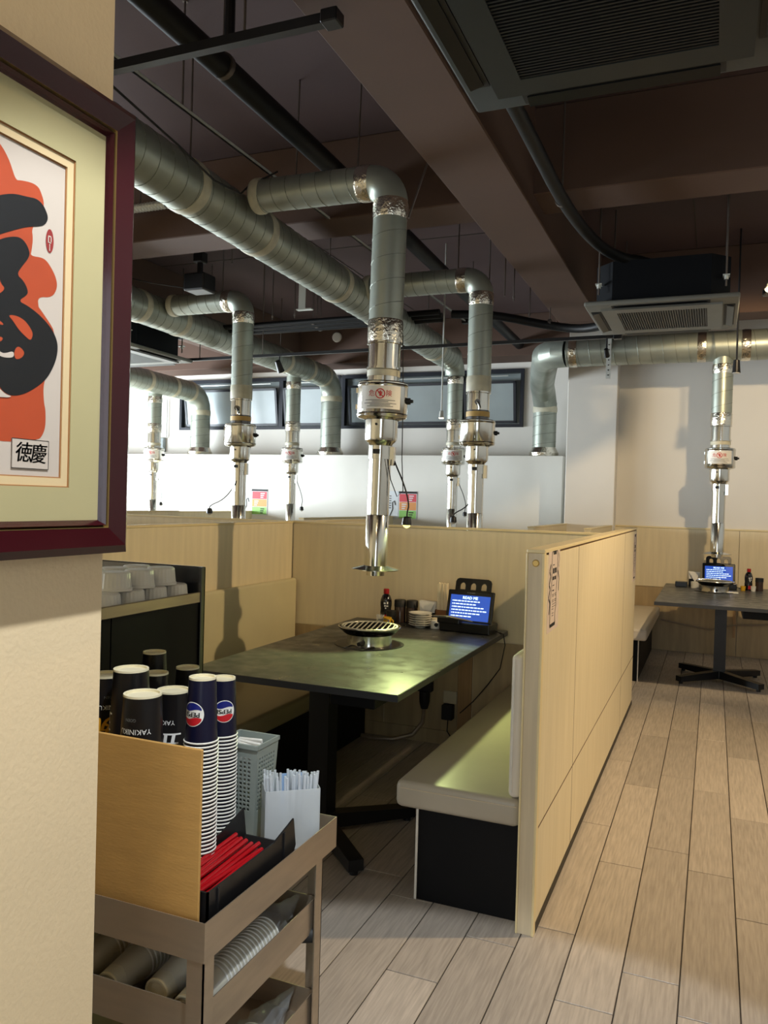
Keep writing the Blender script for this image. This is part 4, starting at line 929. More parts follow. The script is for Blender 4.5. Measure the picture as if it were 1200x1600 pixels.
# ------------------------------------------------------------------ posters
def allergy(label, x, z):
    p = thing('wall_poster', label, 'poster', (x, 8.845, z)); y = 8.846; W_, H_ = 0.115, 0.165
    MB().box(x-W_, x+W_, y-0.002, y+0.003, z-H_, z+H_).build('sheet', 'poster_white', p)
    MB().box(x-W_, x+W_, y-0.003, y-0.002, z+H_-0.025, z+H_).build('header', 'ink', p)
    for k, m_ in enumerate(('poster_red', 'poster_orange', 'poster_green')):
        z1 = z+H_-0.03-k*0.098; bk = MB().box(x-W_+0.008, x+W_-0.008, y-0.003, y-0.002, z1-0.094, z1).build('colour_block', m_, p)
        g = MB(); s_ = 1 if k != 1 else -1
        for q in range(3): g.box(x+s_*0.045-0.03, x+s_*0.045+0.03-0.01*q, y-0.0036, y-0.003, z1-0.03-q*0.025, z1-0.018-q*0.025)
        g.build('print', 'poster_white' if k < 2 else 'ink', bk)
    return p
allergy('red orange and green poster on the white ledge seen left of the far hood', -5.37, 1.33)
allergy('red orange and green poster on the white ledge beside the lit bulb', -3.345, 1.345)
def bluepost(label, x, z):
    p = thing('wall_poster', label, 'poster', (x, 8.845, z)); y = 8.846
    MB().box(x-0.08, x+0.08, y-0.002, y+0.003, z-0.165, z+0.165).build('sheet', 'poster_white', p)
    MB().tube([(x-0.03, y-0.004, z-0.14), (x+0.01, y-0.004, z-0.05), (x+0.005, y-0.004, z+0.03), (x+0.03, y-0.004, z+0.05), (x+0.045, y-0.004, z+0.0)], 0.005, 6).build('line_drawing', 'ink', p)
    g = MB()
    for q in range(6): g.box(x-0.06, x-0.01, y-0.0036, y-0.003, z+0.10-q*0.028, z+0.112-q*0.028)
    g.build('print', 'grey_ink', p)
bluepost('white line-drawing poster beside the coloured poster near the lit bulb', -3.545, 1.345)
bluepost('white line-drawing poster left of the far coloured poster', -5.57, 1.33)
def menu_sheet(label, y0, y1, z0, z1):
    p = thing('menu_sheet', label, 'poster', (-0.4985, (y0+y1)/2, z0)); x = -0.4983; w_ = y1-y0; h_ = z1-z0
    MB().box(x-0.0002, x+0.0008, y0, y1, z0, z1).build('sheet', 'poster_pink', p)
    F = lambda u, v: (x+0.0012, y0+u*w_, z0+v*h_)
    g = MB()
    # bottle outline
    def stroke(pts, wd):
        for (a, b_) in zip(pts[:-1], pts[1:]):
            du, dv = b_[0]-a[0], b_[1]-a[1]; L_ = sqrt((du*w_)**2+(dv*h_)**2); nu, nv = -dv*h_/L_*wd/w_, du*w_/L_*wd/h_
            g.add([F(a[0]+nu, a[1]+nv), F(b_[0]+nu, b_[1]+nv), F(b_[0]-nu, b_[1]-nv), F(a[0]-nu, a[1]-nv)], [(0, 1, 2, 3)])
    stroke([(0.22, 0.06), (0.22, 0.40), (0.30, 0.52), (0.28, 0.95), (0.36, 0.98), (0.72, 0.98), (0.78, 0.95), (0.80, 0.70), (0.72, 0.5), (0.74, 0.3), (0.66, 0.2), (0.68, 0.06)], 0.003)
    stroke([(0.22, 0.07), (0.68, 0.07)], 0.006); stroke([(0.4, 0.96), (0.66, 0.96)], 0.008)
    stroke([(0.20, 0.82), (0.10, 0.74), (0.20, 0.68), (0.08, 0.58), (0.18, 0.52), (0.06, 0.42), (0.18, 0.36), (0.14, 0.22)], 0.005)
    stroke([(0.84, 0.72), (0.95, 0.62), (0.93, 0.46)], 0.004); stroke([(0.86, 0.94), (0.96, 0.86), (0.88, 0.80), (0.92, 0.76)], 0.002)
    r_ = random.Random(3)
    for v, hh, n_ in ((0.80, 0.012, 1), (0.745, 0.02, 2), (0.70, 0.05, 2), (0.62, 0.045, 2), (0.55, 0.01, 1), (0.485, 0.015, 1), (0.44, 0.008, 2), (0.42, 0.008, 2), (0.37, 0.008, 2), (0.35, 0.008, 2), (0.32, 0.008, 2), (0.29, 0.008, 2), (0.26, 0.008, 1), (0.21, 0.008, 1), (0.18, 0.008, 1)):
        for q in range(n_):
            u = 0.36+q*0.18+r_.uniform(0, 0.03); g.add([F(u, v), F(u+0.14, v), F(u+0.14, v+hh), F(u, v+hh)], [(0, 1, 2, 3)])
    g.build('line_drawing', 'ink', p)
menu_sheet('narrow menu sheet with a bottle drawing on the near panel', 2.645, 2.85, 0.972, 1.25)
menu_sheet('narrow menu sheet on the last panel of the aisle partition', 5.68, 5.90, 0.89, 1.215)

# ------------------------------------------------------------------ framed calligraphy on the pillar
ORANGE = [(0.6418,1.7672), (0.6886,1.8091), (0.7054,1.8186), (0.7132,1.8195), (0.7222,1.814), (0.7305,1.8044), (0.7353,1.7961), (0.7421,1.7827), (0.7495,1.7855), (0.7665,1.789), (0.7763,1.7881), (0.7814,1.7839), (0.7889,1.7683), (0.7814,1.7489), (0.7681,1.7324), (0.7708,1.7196), (0.7689,1.704), (0.7671,1.6967), (0.7888,1.7007), (0.7991,1.6944), (0.8099,1.6818), (0.8134,1.6686), (0.8044,1.653), (0.7802,1.6486), (0.7822,1.6346), (0.7826,1.6357), (0.795,1.6247), (0.8034,1.6172), (0.8099,1.6091), (0.8066,1.5787), (0.7924,1.539), (0.7941,1.5145), (0.7974,1.5055), (0.798,1.4822), (0.7913,1.4692), (0.7854,1.4656), (0.7414,1.4591), (0.7144,1.4599), (0.6489,1.456)]
BLACK1 = [(0.643,1.7171), (0.7072,1.7488), (0.721,1.7574), (0.7389,1.7653), (0.7613,1.769), (0.7748,1.7717), (0.7848,1.7684), (0.7911,1.7614), (0.7948,1.7534), (0.7906,1.7443), (0.7817,1.7386), (0.7623,1.732), (0.7419,1.7216), (0.7187,1.7084), (0.7083,1.7016), (0.6441,1.6693)]
BLACK2 = [(0.6595,1.6713), (0.7085,1.6945), (0.7258,1.707), (0.7439,1.7142), (0.7533,1.7142), (0.761,1.7091), (0.7661,1.7001), (0.7634,1.6918), (0.7542,1.6802), (0.7461,1.6676), (0.7566,1.663), (0.7635,1.6543), (0.7643,1.647), (0.7488,1.6357), (0.765,1.6331), (0.7849,1.6255), (0.8014,1.6152), (0.8121,1.6033), (0.8163,1.5899), (0.8131,1.572), (0.8032,1.5531), (0.7913,1.5397), (0.768,1.5241), (0.7492,1.5171), (0.7344,1.5174), (0.7234,1.5247), (0.7158,1.5452), (0.695,1.5503), (0.6623,1.5529)]
OR_A = [(0.7337,1.6148), (0.7465,1.6169), (0.7598,1.6139), (0.7697,1.6055), (0.7737,1.5987), (0.7701,1.5904), (0.7642,1.5923), (0.7507,1.6), (0.7411,1.6098)]
OR_B = [(0.744,1.572), (0.7494,1.5797), (0.757,1.5774), (0.7609,1.5721), (0.7554,1.5651), (0.7461,1.562)]
OR_C = [(0.7156,1.5855), (0.729,1.586), (0.722,1.5781)]
OR_D = [(0.6993,1.6514), (0.7094,1.6591), (0.7171,1.6662), (0.72,1.6562), (0.7229,1.6497), (0.7292,1.6456), (0.7188,1.6357), (0.6999,1.6254)]
OR_E = [(0.7005,1.6023), (0.7142,1.6068), (0.7231,1.6051), (0.7286,1.6012), (0.7215,1.6004), (0.7108,1.6025), (0.7006,1.5974)]
WH_A = [(0.7151,1.5725), (0.7223,1.568), (0.7295,1.5664), (0.7436,1.5727), (0.7442,1.5639), (0.7278,1.5614), (0.7171,1.5642)]
WH_B = [(0.6474,1.5207), (0.7127,1.5289), (0.7234,1.5232), (0.7326,1.5172), (0.7436,1.5157), (0.7309,1.5125), (0.6478,1.5045)]
CARD = [(0.7431,1.4637), (0.8032,1.4655), (0.8031,1.4279), (0.7432,1.4271)]
SEAL = [(0.7915,1.7238), (0.7957,1.7406), (0.8043,1.7286), (0.7977,1.7098)]
pic = thing('framed_calligraphy', 'framed orange and black brush calligraphy in a dark red frame', 'picture', (-0.81, 0.64, 1.315))
XF = -0.8295
Y0, Y1, Z0, Z1 = 0.345, 0.938, 1.314, 1.946         # outer frame
def rect_ring(name, m_, ya, yb, za, zb, w_, x0, x1, bev=0.004):
    # four mitred rails with a sloped face
    O = [(ya, za), (yb, za), (yb, zb), (ya, zb)]; I_ = [(ya+w_, za+w_), (yb-w_, za+w_), (yb-w_, zb-w_), (ya+w_, zb-w_)]
    Mo = [(ya+w_*0.3, za+w_*0.3), (yb-w_*0.3, za+w_*0.3), (yb-w_*0.3, zb-w_*0.3), (ya+w_*0.3, zb-w_*0.3)]
    for k in range(4):
        j = (k+1) % 4
        prof = [(O, x0), (O, x1-0.008), (Mo, x1), (I_, x1-0.010), (I_, x0)]
        vs = [(x, *R_[k]) for R_, x in prof]+[(x, *R_[j]) for R_, x in prof]
        MB().add(vs, [(i, (i+1) % 5, 5+(i+1) % 5, 5+i) for i in range(5)]+[(0, 1, 2, 3, 4), (9, 8, 7, 6, 5)]).build(name, m_, pic)
rect_ring('frame_rail', 'frame_wood', Y0, Y1, Z0, Z1, 0.036, XF, -0.785)
rect_ring('gold_fillet', 'gold', Y0+0.0355, Y1-0.0355, Z0+0.0355, Z1-0.0355, 0.002, XF, -0.7945)
rect_ring('inner_rail', 'frame_wood', Y0+0.037, Y1-0.037, Z0+0.037, Z1-0.037, 0.010, XF, -0.796)
def sheet(name, m_, ya, yb, za, zb, x, t=0.0006): return MB().box(x-t, x, ya, yb, za, zb).build(name, m_, pic)
XP = -0.8105
sheet('backing', 'bevel_brown', Y0+0.01, Y1-0.01, Z0+0.01, Z1-0.01, -0.826, 0.003)
def mount(name, m_, ya, yb, za, zb, ia, ib, ja, jb, x):
    b = MB().box(x-0.0012, x, ya, ia, za, zb).box(x-0.0012, x, ib, yb, za, zb).box(x-0.0012, x, ia, ib, za, ja).box(x-0.0012, x, ia, ib, jb, zb)
    return b.build(name, m_, pic)
mount('outer_mount', 'mat_green', Y0+0.03, Y1-0.03, Z0+0.03, Z1-0.03, 0.448, 0.8365, 1.405, 1.843, -0.8055)
mount('mount_bevel', 'bevel_brown', 0.44, 0.845, 1.40, 1.85, 0.4495, 0.835, 1.4065, 1.8415, -0.8068)
mount('inner_mount', 'mat_cream', 0.44, 0.845, 1.40, 1.85, 0.4595, 0.8240, 1.4170, 1.8305, -0.8080)
mount('mount_bevel', 'bevel_brown', 0.45, 0.835, 1.41, 1.84, 0.4610, 0.8225, 1.4185, 1.8290, -0.8093)
paper = sheet('paper', 'paper', 0.45, 0.835, 1.41, 1.84, XP)
def ink_shape(name, m_, pts, lift, par=paper):
    # smooth the outline, then lay it on the paper
    P_ = [Vector((y, z)) for y, z in pts]
    for _ in range(2):
        q = []
        for i in range(len(P_)):
            a, b_ = P_[i], P_[(i+1) % len(P_)]; q += [a*0.75+b_*0.25, a*0.25+b_*0.75]
        P_ = q
    x = XP+lift
    return MB().add([(x, p.x, p.y) for p in P_], [tuple(range(len(P_)))]).build(name, m_, par)
LEFT = lambda pts, k: [(max(y, 0.465), z) for y, z in pts]
sc = lambda pts: [(0.642+(y-0.642) if y > 0.70 else 0.70-(0.70-y)*3.2, z) for y, z in pts]
ink_shape('orange_wash', 'brush_orange', sc(ORANGE), 0.0002)
ink_shape('black_stroke', 'brush_black', sc(BLACK1), 0.0005)
ink_shape('black_stroke', 'brush_black', sc(BLACK2), 0.0005)
for q in (OR_A, OR_B, OR_C, OR_D, OR_E): ink_shape('orange_gap', 'brush_orange', q, 0.0008)
for q in (WH_A, sc(WH_B)): ink_shape('paper_gap', 'paper', q, 0.0010)
ink_shape('seal', 'seal_red', [(0.798+0.0066*cos(a), 1.725+0.0155*sin(a)) for a in [2*pi*i/16 for i in range(16)]], 0.0006)
g = MB()
for (a, b_, c_, d_) in ((0.795, 0.800, 1.730, 1.7315), (0.7945, 0.796, 1.722, 1.730), (0.799, 0.8005, 1.724, 1.730), (0.7955, 0.800, 1.722, 1.7232), (0.797, 0.7982, 1.712, 1.721)): g.add([(XP+0.001, a, c_), (XP+0.001, b_, c_), (XP+0.001, b_, d_), (XP+0.001, a, d_)], [(0, 1, 2, 3)])
g.build('seal_mark', 'paper', paper)
card = MB().box(XP+0.0008, XP+0.0011, 0.7431, 0.8032, 1.4272, 1.4650).build('name_card', 'paper', paper)
g = MB()
for (a, b_, c_, d_) in ((0.7431, 0.8032, 1.4272, 1.4280), (0.7431, 0.8032, 1.4642, 1.4650), (0.7431, 0.7439, 1.4272, 1.4650), (0.8024, 0.8032, 1.4272, 1.4650)): g.add([(XP+0.0013, a, c_), (XP+0.0013, b_, c_), (XP+0.0013, b_, d_), (XP+0.0013, a, d_)], [(0, 1, 2, 3)])
flat_text(g, '徳', 0.027, (XP+0.0014, 0.7625, 1.4462), (0, 1, 0), (0, 0.12, 1), 4, 0.0005)
flat_text(g, '慶', 0.027, (XP+0.0014, 0.7865, 1.4455), (0, 1, 0), (0, 0.12, 1), 4, 0.0005)
g.build('name_characters', 'ink', paper)
MB().box(-0.8015, -0.8005, Y0+0.04, Y1-0.04, Z0+0.04, Z1-0.04).build('glass', 'art_glass', pic)

# ------------------------------------------------------------------ service trolley
TX0, TX1, TY0, TY1 = -1.455, -0.855, 1.252, 1.813
tro = thing('service_trolley', 'brushed steel service trolley holding paper cups and straws', 'trolley', ((TX0+TX1)/2, (TY0+TY1)/2, 0))
def tray(z_floor, z_top, x0, x1, y0, y1, z_low=None):
    zl = z_low if z_low is not None else z_floor-0.012
    t_ = MB().box(x0, x1, y0, y1, z_floor-0.004, z_floor).build('tray_floor', 'steel_brushed', tro)
    for (a, b_, c_, d_) in ((x0-0.002, x0, y0-0.002, y1+0.002), (x1, x1+0.002, y0-0.002, y1+0.002), (x0, x1, y0-0.002, y0), (x0, x1, y1, y1+0.002)):
        MB().box(a, b_, c_, d_, zl, z_top).build('tray_rim', 'steel_brushed', tro)
tray(0.545, 0.60, TX0, TX1, TY0, TY1, 0.524)
tray(0.365, 0.43, TX0+0.012, TX1-0.012, TY0+0.012, 1.735, 0.352)
tray(0.135, 0.20, TX0+0.012, TX1-0.012, TY0+0.012, 1.735, 0.122)
for x, y, sx, sy in ((TX1, TY0, -1, 1), (TX0, TY0, 1, 1), (TX1, 1.745, -1, -1), (TX0, 1.745, 1, -1)):
    p = MB()
    for (a, b_, c_, d_) in ((x, x+sx*0.038, y, y+sy*0.003), (x, x+sx*0.003, y, y+sy*0.034)): p.box(min(a, b_), max(a, b_), min(c_, d_), max(c_, d_), 0.05, 0.545)
    po = p.build('post', 'steel_brushed', tro)
    cx, cy = x+sx*0.03, y+sy*0.03
    MB().tube([(cx-0.012, cy, 0.03), (cx+0.012, cy, 0.03)], 0.03, 18).build('castor', 'black_rubber', po, True)
MB().tube([(TX1-0.01, 1.72, 0.345), (TX1-0.045, 1.70, 0.345)], 0.018, 12).build('bumper', 'black_rubber', tro, True)
ZT = 0.545
# cardboard guard: front sheet with a fold and a short return
cb = thing('cardboard_guard', 'folded tan cardboard sheet standing at the front of the trolley', 'cardboard', (-1.1, 1.275, ZT+0.001))
MB().rbox(-1.40, -0.880, 1.266, 1.272, ZT+0.001, 0.918, 0.0015, 1).build('front_flap', 'cardboard', cb)
MB().rbox(-1.406, -1.401, 1.266, 1.50, ZT+0.001, 0.918, 0.0015, 1).build('side_flap', 'cardboard', cb)

# ---- paper cups, stacked upside down (bottom up)
def cup_mesh(h, rl, rb):
    body = [(rl-0.002, 0.003), (rb, h)]
    return body
def cup_proto(name, h, rl, rb, body_m, label, cat, group=None):
    c = thing(name, label, cat, (0, 0, 0), group)
    MB().lathe([(rl, 0.002), (rb, h-0.001), (rb-0.0015, h-0.001), (rl-0.0015, 0.002)], (0, 0), 28, 0, False, False).build('wall', body_m, c, True)
    MB().lathe([(rl-0.001, 0.0), (rl+0.0025, 0.0006), (rl+0.003, 0.0026), (rl+0.001, 0.0042)], (0, 0), 28, 0, False, False).build('rim', 'cup_rim', c, True)
    MB().lathe([(0.0, h-0.005), (rb-0.004, h-0.005), (rb-0.004, h), (rb, h+0.0004), (rb+0.0003, h-0.004)], (0, 0), 28, 0, False, False).build('bottom', 'cup_bottom', c, True)
    return c
NAVY_H, NL, NB = 0.140, 0.0355, 0.0295
BLK_H, BL, BB = 0.165, 0.046, 0.0385
rf = lambda rl, rb, h: (lambda z: rl+(rb-rl)*z/h)
def pepsi_print(c, ang):
    R = rf(NL, NB, NAVY_H); zc = NAVY_H*0.46; r = 0.0265; w_ = c.children[0]
    def seg(name, m_, f, eps):
        n = 40; pts = []
        vs, fs = f; vs, fs = split_poly(vs, fs, 0.007); b = MB(); wrap(b, vs, fs, R, ang, zc, True, eps); b.build(name, m_, w_)
    circ = lambda q: [(q*cos(2*pi*i/36), q*sin(2*pi*i/36)) for i in range(36)]
    seg('logo_disc', 'logo_white', (circ(r), [tuple(range(36))]), 0.0005)
    # upside-down cup: red on top of the upright mark, navy below
    def lens(top):
        pts = [(x, y) for x, y in circ(r*0.93) if (y > 0.009 if top else y < -0.009)]
        pts.sort(key=lambda p: p[0]); arc = pts
        x0, x1 = arc[0][0], arc[-1][0]; s_ = 1 if top else -1
        wave = [(x1+(x0-x1)*i/10, s_*0.0085+0.0022*sin(2*pi*i/10)) for i in range(11)]
        return (arc+wave, [tuple(range(len(arc)+11))])
    seg('logo_red', 'logo_red', lens(True), 0.0009); seg('logo_blue', 'logo_blue', lens(False), 0.0009)
    vs, fs = text_polys('PEPSI', 0.0145, 3); b = MB()
    for dx in (-0.0005, 0, 0.0005):
        v2, f2 = split_poly([(x*1.12+dx, y) for x, y in vs], fs, 0.006); wrap(b, v2, f2, R, ang, zc, True, 0.0012)
    b.build('logo_word', 'ink', w_)
pn = cup_proto('soda_cup', NAVY_H, NL, NB, 'cup_navy', 'upside-down navy paper cup in the PEPSI stacks', 'cup', 'stacked navy soda cups')
pepsi_print(pn, 0.0)
plain = cup_proto('soda_cup', NAVY_H, NL, NB, 'cup_navy', 'upside-down navy paper cup nested in the PEPSI stacks showing its white rim', 'cup', 'nested navy soda cups')
def cam_ang(x, y): return math.atan2(-y, -x)
def stack(x, y, ztop, rot, proto, nest, H, pitch, zfloor, nlab=None):
    o = dup(proto, (x, y, ztop-H), rot); z = ztop-H-pitch
    n = int((z-zfloor)/pitch); pitch2 = (ztop-H-zfloor-0.001)/(n+1)
    for k in range(n+1):
        c_ = dup(nest, (x, y, ztop-H-(k+1)*pitch2), rot)
        if nlab: c_['label'] = nlab; c_['group'] = 'cups: '+nlab[-40:]
    return o
def remove_tree(o):
    for c in list(o.children): remove_tree(c)
    bpy.data.objects.remove(o)
PLx, PLy, PRx, PRy = -1.025, 1.47, -1.094, 1.655
t_ = stack(PLx, PLy, 1.002, cam_ang(PLx, PLy)-radians(38), pn, plain, NAVY_H, 0.0085, ZT, 'nested navy cup showing its white rim in the stack behind the red straws'); t_['label'] = 'top navy PEPSI cup of the soda stack beside the red straw bin'
t_ = stack(PRx, PRy, 0.957, cam_ang(PRx, PRy)-radians(12)+radians(20), pn, plain, NAVY_H, 0.0085, ZT, 'nested navy cup showing its white rim in the stack touching the grey basket'); t_['label'] = 'top navy PEPSI cup of the soda stack beside the grey basket'
def black_print(c, ang, big):
    R = rf(BL, BB, BLK_H); w_ = c.children[0]
    def tx(s_, size, zc, m_, bold=0.0, sx=1.0, da=0.0):
        vs, fs = text_polys(s_, size, 3); b = MB()
        for dx in ((-bold, 0, bold) if bold else (0,)):
            v2, f2 = split_poly([(x*sx+dx, y) for x, y in vs], fs, 0.006); wrap(b, v2, f2, R, ang+da, zc, True, 0.0006)
        b.build('print', m_, w_)
    tx('YAKINIKU', 0.0150, 0.096, 'print_white', 0, 1.0)
    tx('GOEN', 0.0085, 0.119, 'grey_ink', 0, 1.0, -0.2)
    tx('五苑', 0.052, 0.054, big, 0.0018, 1.0)
bk = cup_proto('drink_cup', BLK_H, BL, BB, 'cup_black', 'upside-down black printed paper cup', 'cup', 'stacked black cups'); black_print(bk, 0.0, 'print_white')
bky = cup_proto('drink_cup', BLK_H, BL, BB, 'cup_black', 'upside-down black paper cup with yellow characters', 'cup'); black_print(bky, 0.0, 'print_yellow')
bkp = cup_proto('drink_cup', BLK_H, BL, BB, 'cup_black', 'black paper cup nested inside a black stack', 'cup', 'nested black cups')
sm = cup_proto('drink_cup', NAVY_H, NL, NB, 'cup_black', 'small upside-down plain black cup behind the printed cups', 'cup', 'small plain black cups')
smp = cup_proto('drink_cup', NAVY_H, NL, NB, 'cup_black', 'small black cup nested in a plain black stack', 'cup', 'nested small black cups')
for (x, y, zt, da, pr, lab) in ((-1.073, 1.33, 0.99, 22, bk, 'black YAKINIKU cup topping the stack closest to the cardboard sheet'), (-1.181, 1.575, 0.934, 40, bk, 'black YAKINIKU cup on the stack next to the nearer PEPSI stack'),
                                 (-1.201, 1.447, 1.006, 130, bk, 'tall plain-sided black cup behind the closest YAKINIKU stack'), (-1.311, 1.49, 0.973, -25, bky, 'black cup with yellow characters half hidden by the pillar')):
    o = stack(x, y, zt, cam_ang(x, y)-radians(da), pr, bkp, BLK_H, 0.0125, ZT, 'black cup nested under the '+' '.join(lab.split()[:4])+' top cup'); o['label'] = lab
for (x, y, zt, lab) in ((-1.267, 1.62, 0.957, 'small plain black cup between the two tall black stacks'), (-1.257, 1.735, 0.951, 'small plain black cup behind the PEPSI stacks'), (-1.35, 1.717, 0.985, 'small plain black cup standing highest by the dark cabinet')):
    o = stack(x, y, zt, 0.3, sm, smp, NAVY_H, 0.0125, ZT); o['label'] = lab
for q in (pn, plain, bk, bky, bkp, sm, smp): remove_tree(q)

# ---- black bin with red straws
bn = thing('straw_bin', 'low black plastic bin holding red straws on the trolley', 'bin', (-0.94, 1.46, ZT+0.001))
bx0, bx1, by0, by1, bz = -1.01, -0.872, 1.285, 1.635, ZT+0.001
MB().box(bx0, bx1, by0, by1, bz, bz+0.004).build('bottom', 'bin_black', bn)
MB().poly([(bx1, by0, bz), (bx1, by1-0.03, bz), (bx1, by1, bz+0.05), (bx1, by1-0.012, bz+0.115), (bx1, by1-0.10, bz+0.092), (bx1, by0, bz+0.092)], (-0.004, 0, 0)).build('side_wall', 'bin_black', bn)
MB().poly([(bx0, by0, bz), (bx0, by1-0.03, bz), (bx0, by1, bz+0.05), (bx0, by1-0.012, bz+0.115), (bx0, by1-0.10, bz+0.092), (bx0, by0, bz+0.092)], (0.004, 0, 0)).build('side_wall', 'bin_black', bn)
MB().box(bx0, bx1, by0, by0+0.004, bz, bz+0.092).build('end_wall', 'bin_black', bn)
MB().poly([(bx0, by1-0.03, bz), (bx1, by1-0.03, bz), (bx1, by1, bz+0.05), (bx0, by1, bz+0.05)], (0, -0.004, 0)).build('end_wall', 'bin_black', bn)
MB().rbox(bx1-0.002, bx1+0.004, by0+0.03, by0+0.036, bz, bz+0.09, 0.001, 1).build('rib', 'bin_black', bn)
MB().rbox(bx1-0.002, bx1+0.004, by1-0.06, by1-0.054, bz+0.01, bz+0.10, 0.001, 1).build('rib', 'bin_black', bn)
first = None
for k in range(22):
    row = k // 9; x = -0.993+0.0125*(k % 9)+0.006*(row % 2); y = 1.45+random.uniform(-0.012, 0.012)
    if x > -0.884: continue
    if first is None:
        first = MB().tube([(0, -0.115, 0), (0, 0.115, 0)], 0.0052, 10).build('red_straw', 'straw_red', None, True); o = first
    else: o = first.copy(); COL.objects.link(o)
    o.location = (x, y, bz+0.048+0.0115*row); o.rotation_euler = (random.uniform(-0.03, 0.03), 0, random.uniform(-0.05, 0.05))
    tag(o, 'glossy red straw lying in the black bin', 'straw', 'red straws in the black bin')
ib = MB().box(-1.00, -0.885, 1.32, 1.59, bz+0.005, bz+0.042).build('inner_riser', 'bin_black', bn)
# ---- grey perforated basket
gb = thing('perforated_basket', 'tall grey plastic basket with square holes on the trolley', 'basket', (-1.03, 1.72, ZT+0.001))
gx0, gx1, gy0, gy1, gz0, gz1 = -1.135, -1.022, 1.70, 1.803, ZT+0.001, 0.785
hx0, hx1, hy0, hy1 = -1.122, -1.035, 1.712, 1.790
def bp(u, v, t): # u, v in 0..1 over footprint
    a = (hx0+(hx1-hx0)*u, hy0+(hy1-hy0)*v); b_ = (gx0+(gx1-gx0)*u, gy0+(gy1-gy0)*v); return (a[0]+(b_[0]-a[0])*t, a[1]+(b_[1]-a[1])*t, gz0+(gz1-gz0)*t)
def perforated(f):
    # a lattice: bars round a grid of holes
    b = MB(); nu, nv = 7, 13; us = [0.0, 0.10]; vs_ = [0.0, 0.06]
    uu_ = [(0.10+0.80*i/nu, 0.10+0.80*(i+0.62)/nu) for i in range(nu)]; vv_ = [(0.30+0.58*i/nv, 0.30+0.58*(i+0.60)/nv) for i in range(nv)]
    U_ = sorted(set([0, 1]+[round(x, 4) for p in uu_ for x in p])); V_ = sorted(set([0, 1]+[round(x, 4) for p in vv_ for x in p]))
    hu = {(round(a, 4), round(b2, 4)) for a, b2 in uu_}; hv = {(round(a, 4), round(b2, 4)) for a, b2 in vv_}
    idx = {}; P_ = []
    for i, u in enumerate(U_):
        for j, v in enumerate(V_): idx[i, j] = len(P_); P_.append(f(u, v))
    fs = []
    for i in range(len(U_)-1):
        for j in range(len(V_)-1):
            if (U_[i], U_[i+1]) in hu and (V_[j], V_[j+1]) in hv: continue
            fs.append((idx[i, j], idx[i+1, j], idx[i+1, j+1], idx[i, j+1]))
    return b.add(P_, fs)
for f in (lambda u, v: bp(u, 0, v), lambda u, v: bp(1, u, v), lambda u, v: bp(1-u, 1, v), lambda u, v: bp(0, 1-u, v)):
    o = perforated(f).build('side', 'basket_grey', gb); md = o.modifiers.new('solid', 'SOLIDIFY'); md.thickness = 0.003
MB().box(hx0, hx1, hy0, hy1, gz0, gz0+0.004).build('bottom', 'basket_grey', gb)
r_ = MB()
r_.box(gx0-0.004, gx1+0.004, gy0-0.004, gy0+0.001, gz1-0.010, gz1).box(gx0-0.004, gx1+0.004, gy1-0.001, gy1+0.004, gz1-0.010, gz1).box(gx0-0.004, gx0+0.001, gy0, gy1, gz1-0.010, gz1).box(gx1-0.001, gx1+0.004, gy0, gy1, gz1-0.010, gz1)
r_.build('rim', 'basket_grey', gb)
for k in range(4):
    o = MB().rbox(-0.035, 0.035, -0.004, 0.004, -0.05, 0.05, 0.002, 1).build('sachet', 'cup_white'); o.location = (-1.078, 1.730+k*0.014, 0.722+0.003*k); o.rotation_euler = (0.15, 0.25-0.1*k, 0)
    tag(o, 'white paper sachet standing in the grey basket', 'sachet', 'sachets in the grey basket')
# ---- translucent box of clear straws, turned on the tray
sb = thing('straw_box', 'translucent white plastic box full of clear wrapped straws', 'box', (-0.943, 1.735, ZT+0.001))
sb.rotation_euler = (0, 0, radians(38)); q = MB()
w2, d2_, h2_ = 0.067, 0.036, 0.145
def sbp(name, m_, *a): o = MB().box(*a).build(name, m_); o.parent = sb; return o
for a in ((-w2, w2, -d2_, -d2_+0.002), (-w2, w2, d2_-0.002, d2_), (-w2, -w2+0.002, -d2_, d2_), (w2-0.002, w2, -d2_, d2_)): sbp('side', 'plastic_white', *a, 0, h2_)
sbp('bottom', 'plastic_white', -w2, w2, -d2_, d2_, 0, 0.003); sbp('card', 'plastic_blue', -0.02, 0.04, d2_-0.008, d2_-0.006, 0.04, h2_+0.02)
first = None
for k in range(46):
    lx = random.uniform(-w2+0.008, w2-0.008); ly = random.uniform(-d2_+0.008, d2_-0.016); R_ = Matrix.Rotation(radians(38), 3, 'Z') @ Vector((lx, ly, 0))
    if first is None:
        first = MB().tube([(0, 0, 0), (0, 0, 0.165)], 0.0034, 7).build('wrapped_straw', 'straw_clear', None, True); o = first
    else: o = first.copy(); COL.objects.link(o)
    o.location = (-0.943+R_.x, 1.735+R_.y, ZT+0.008+random.uniform(0, 0.012)); o.rotation_euler = (random.uniform(-0.06, 0.06)-ly*0.8, lx*1.2, 0)
    tag(o, 'clear wrapped straw standing in the translucent box', 'straw', 'clear straws in the translucent box')
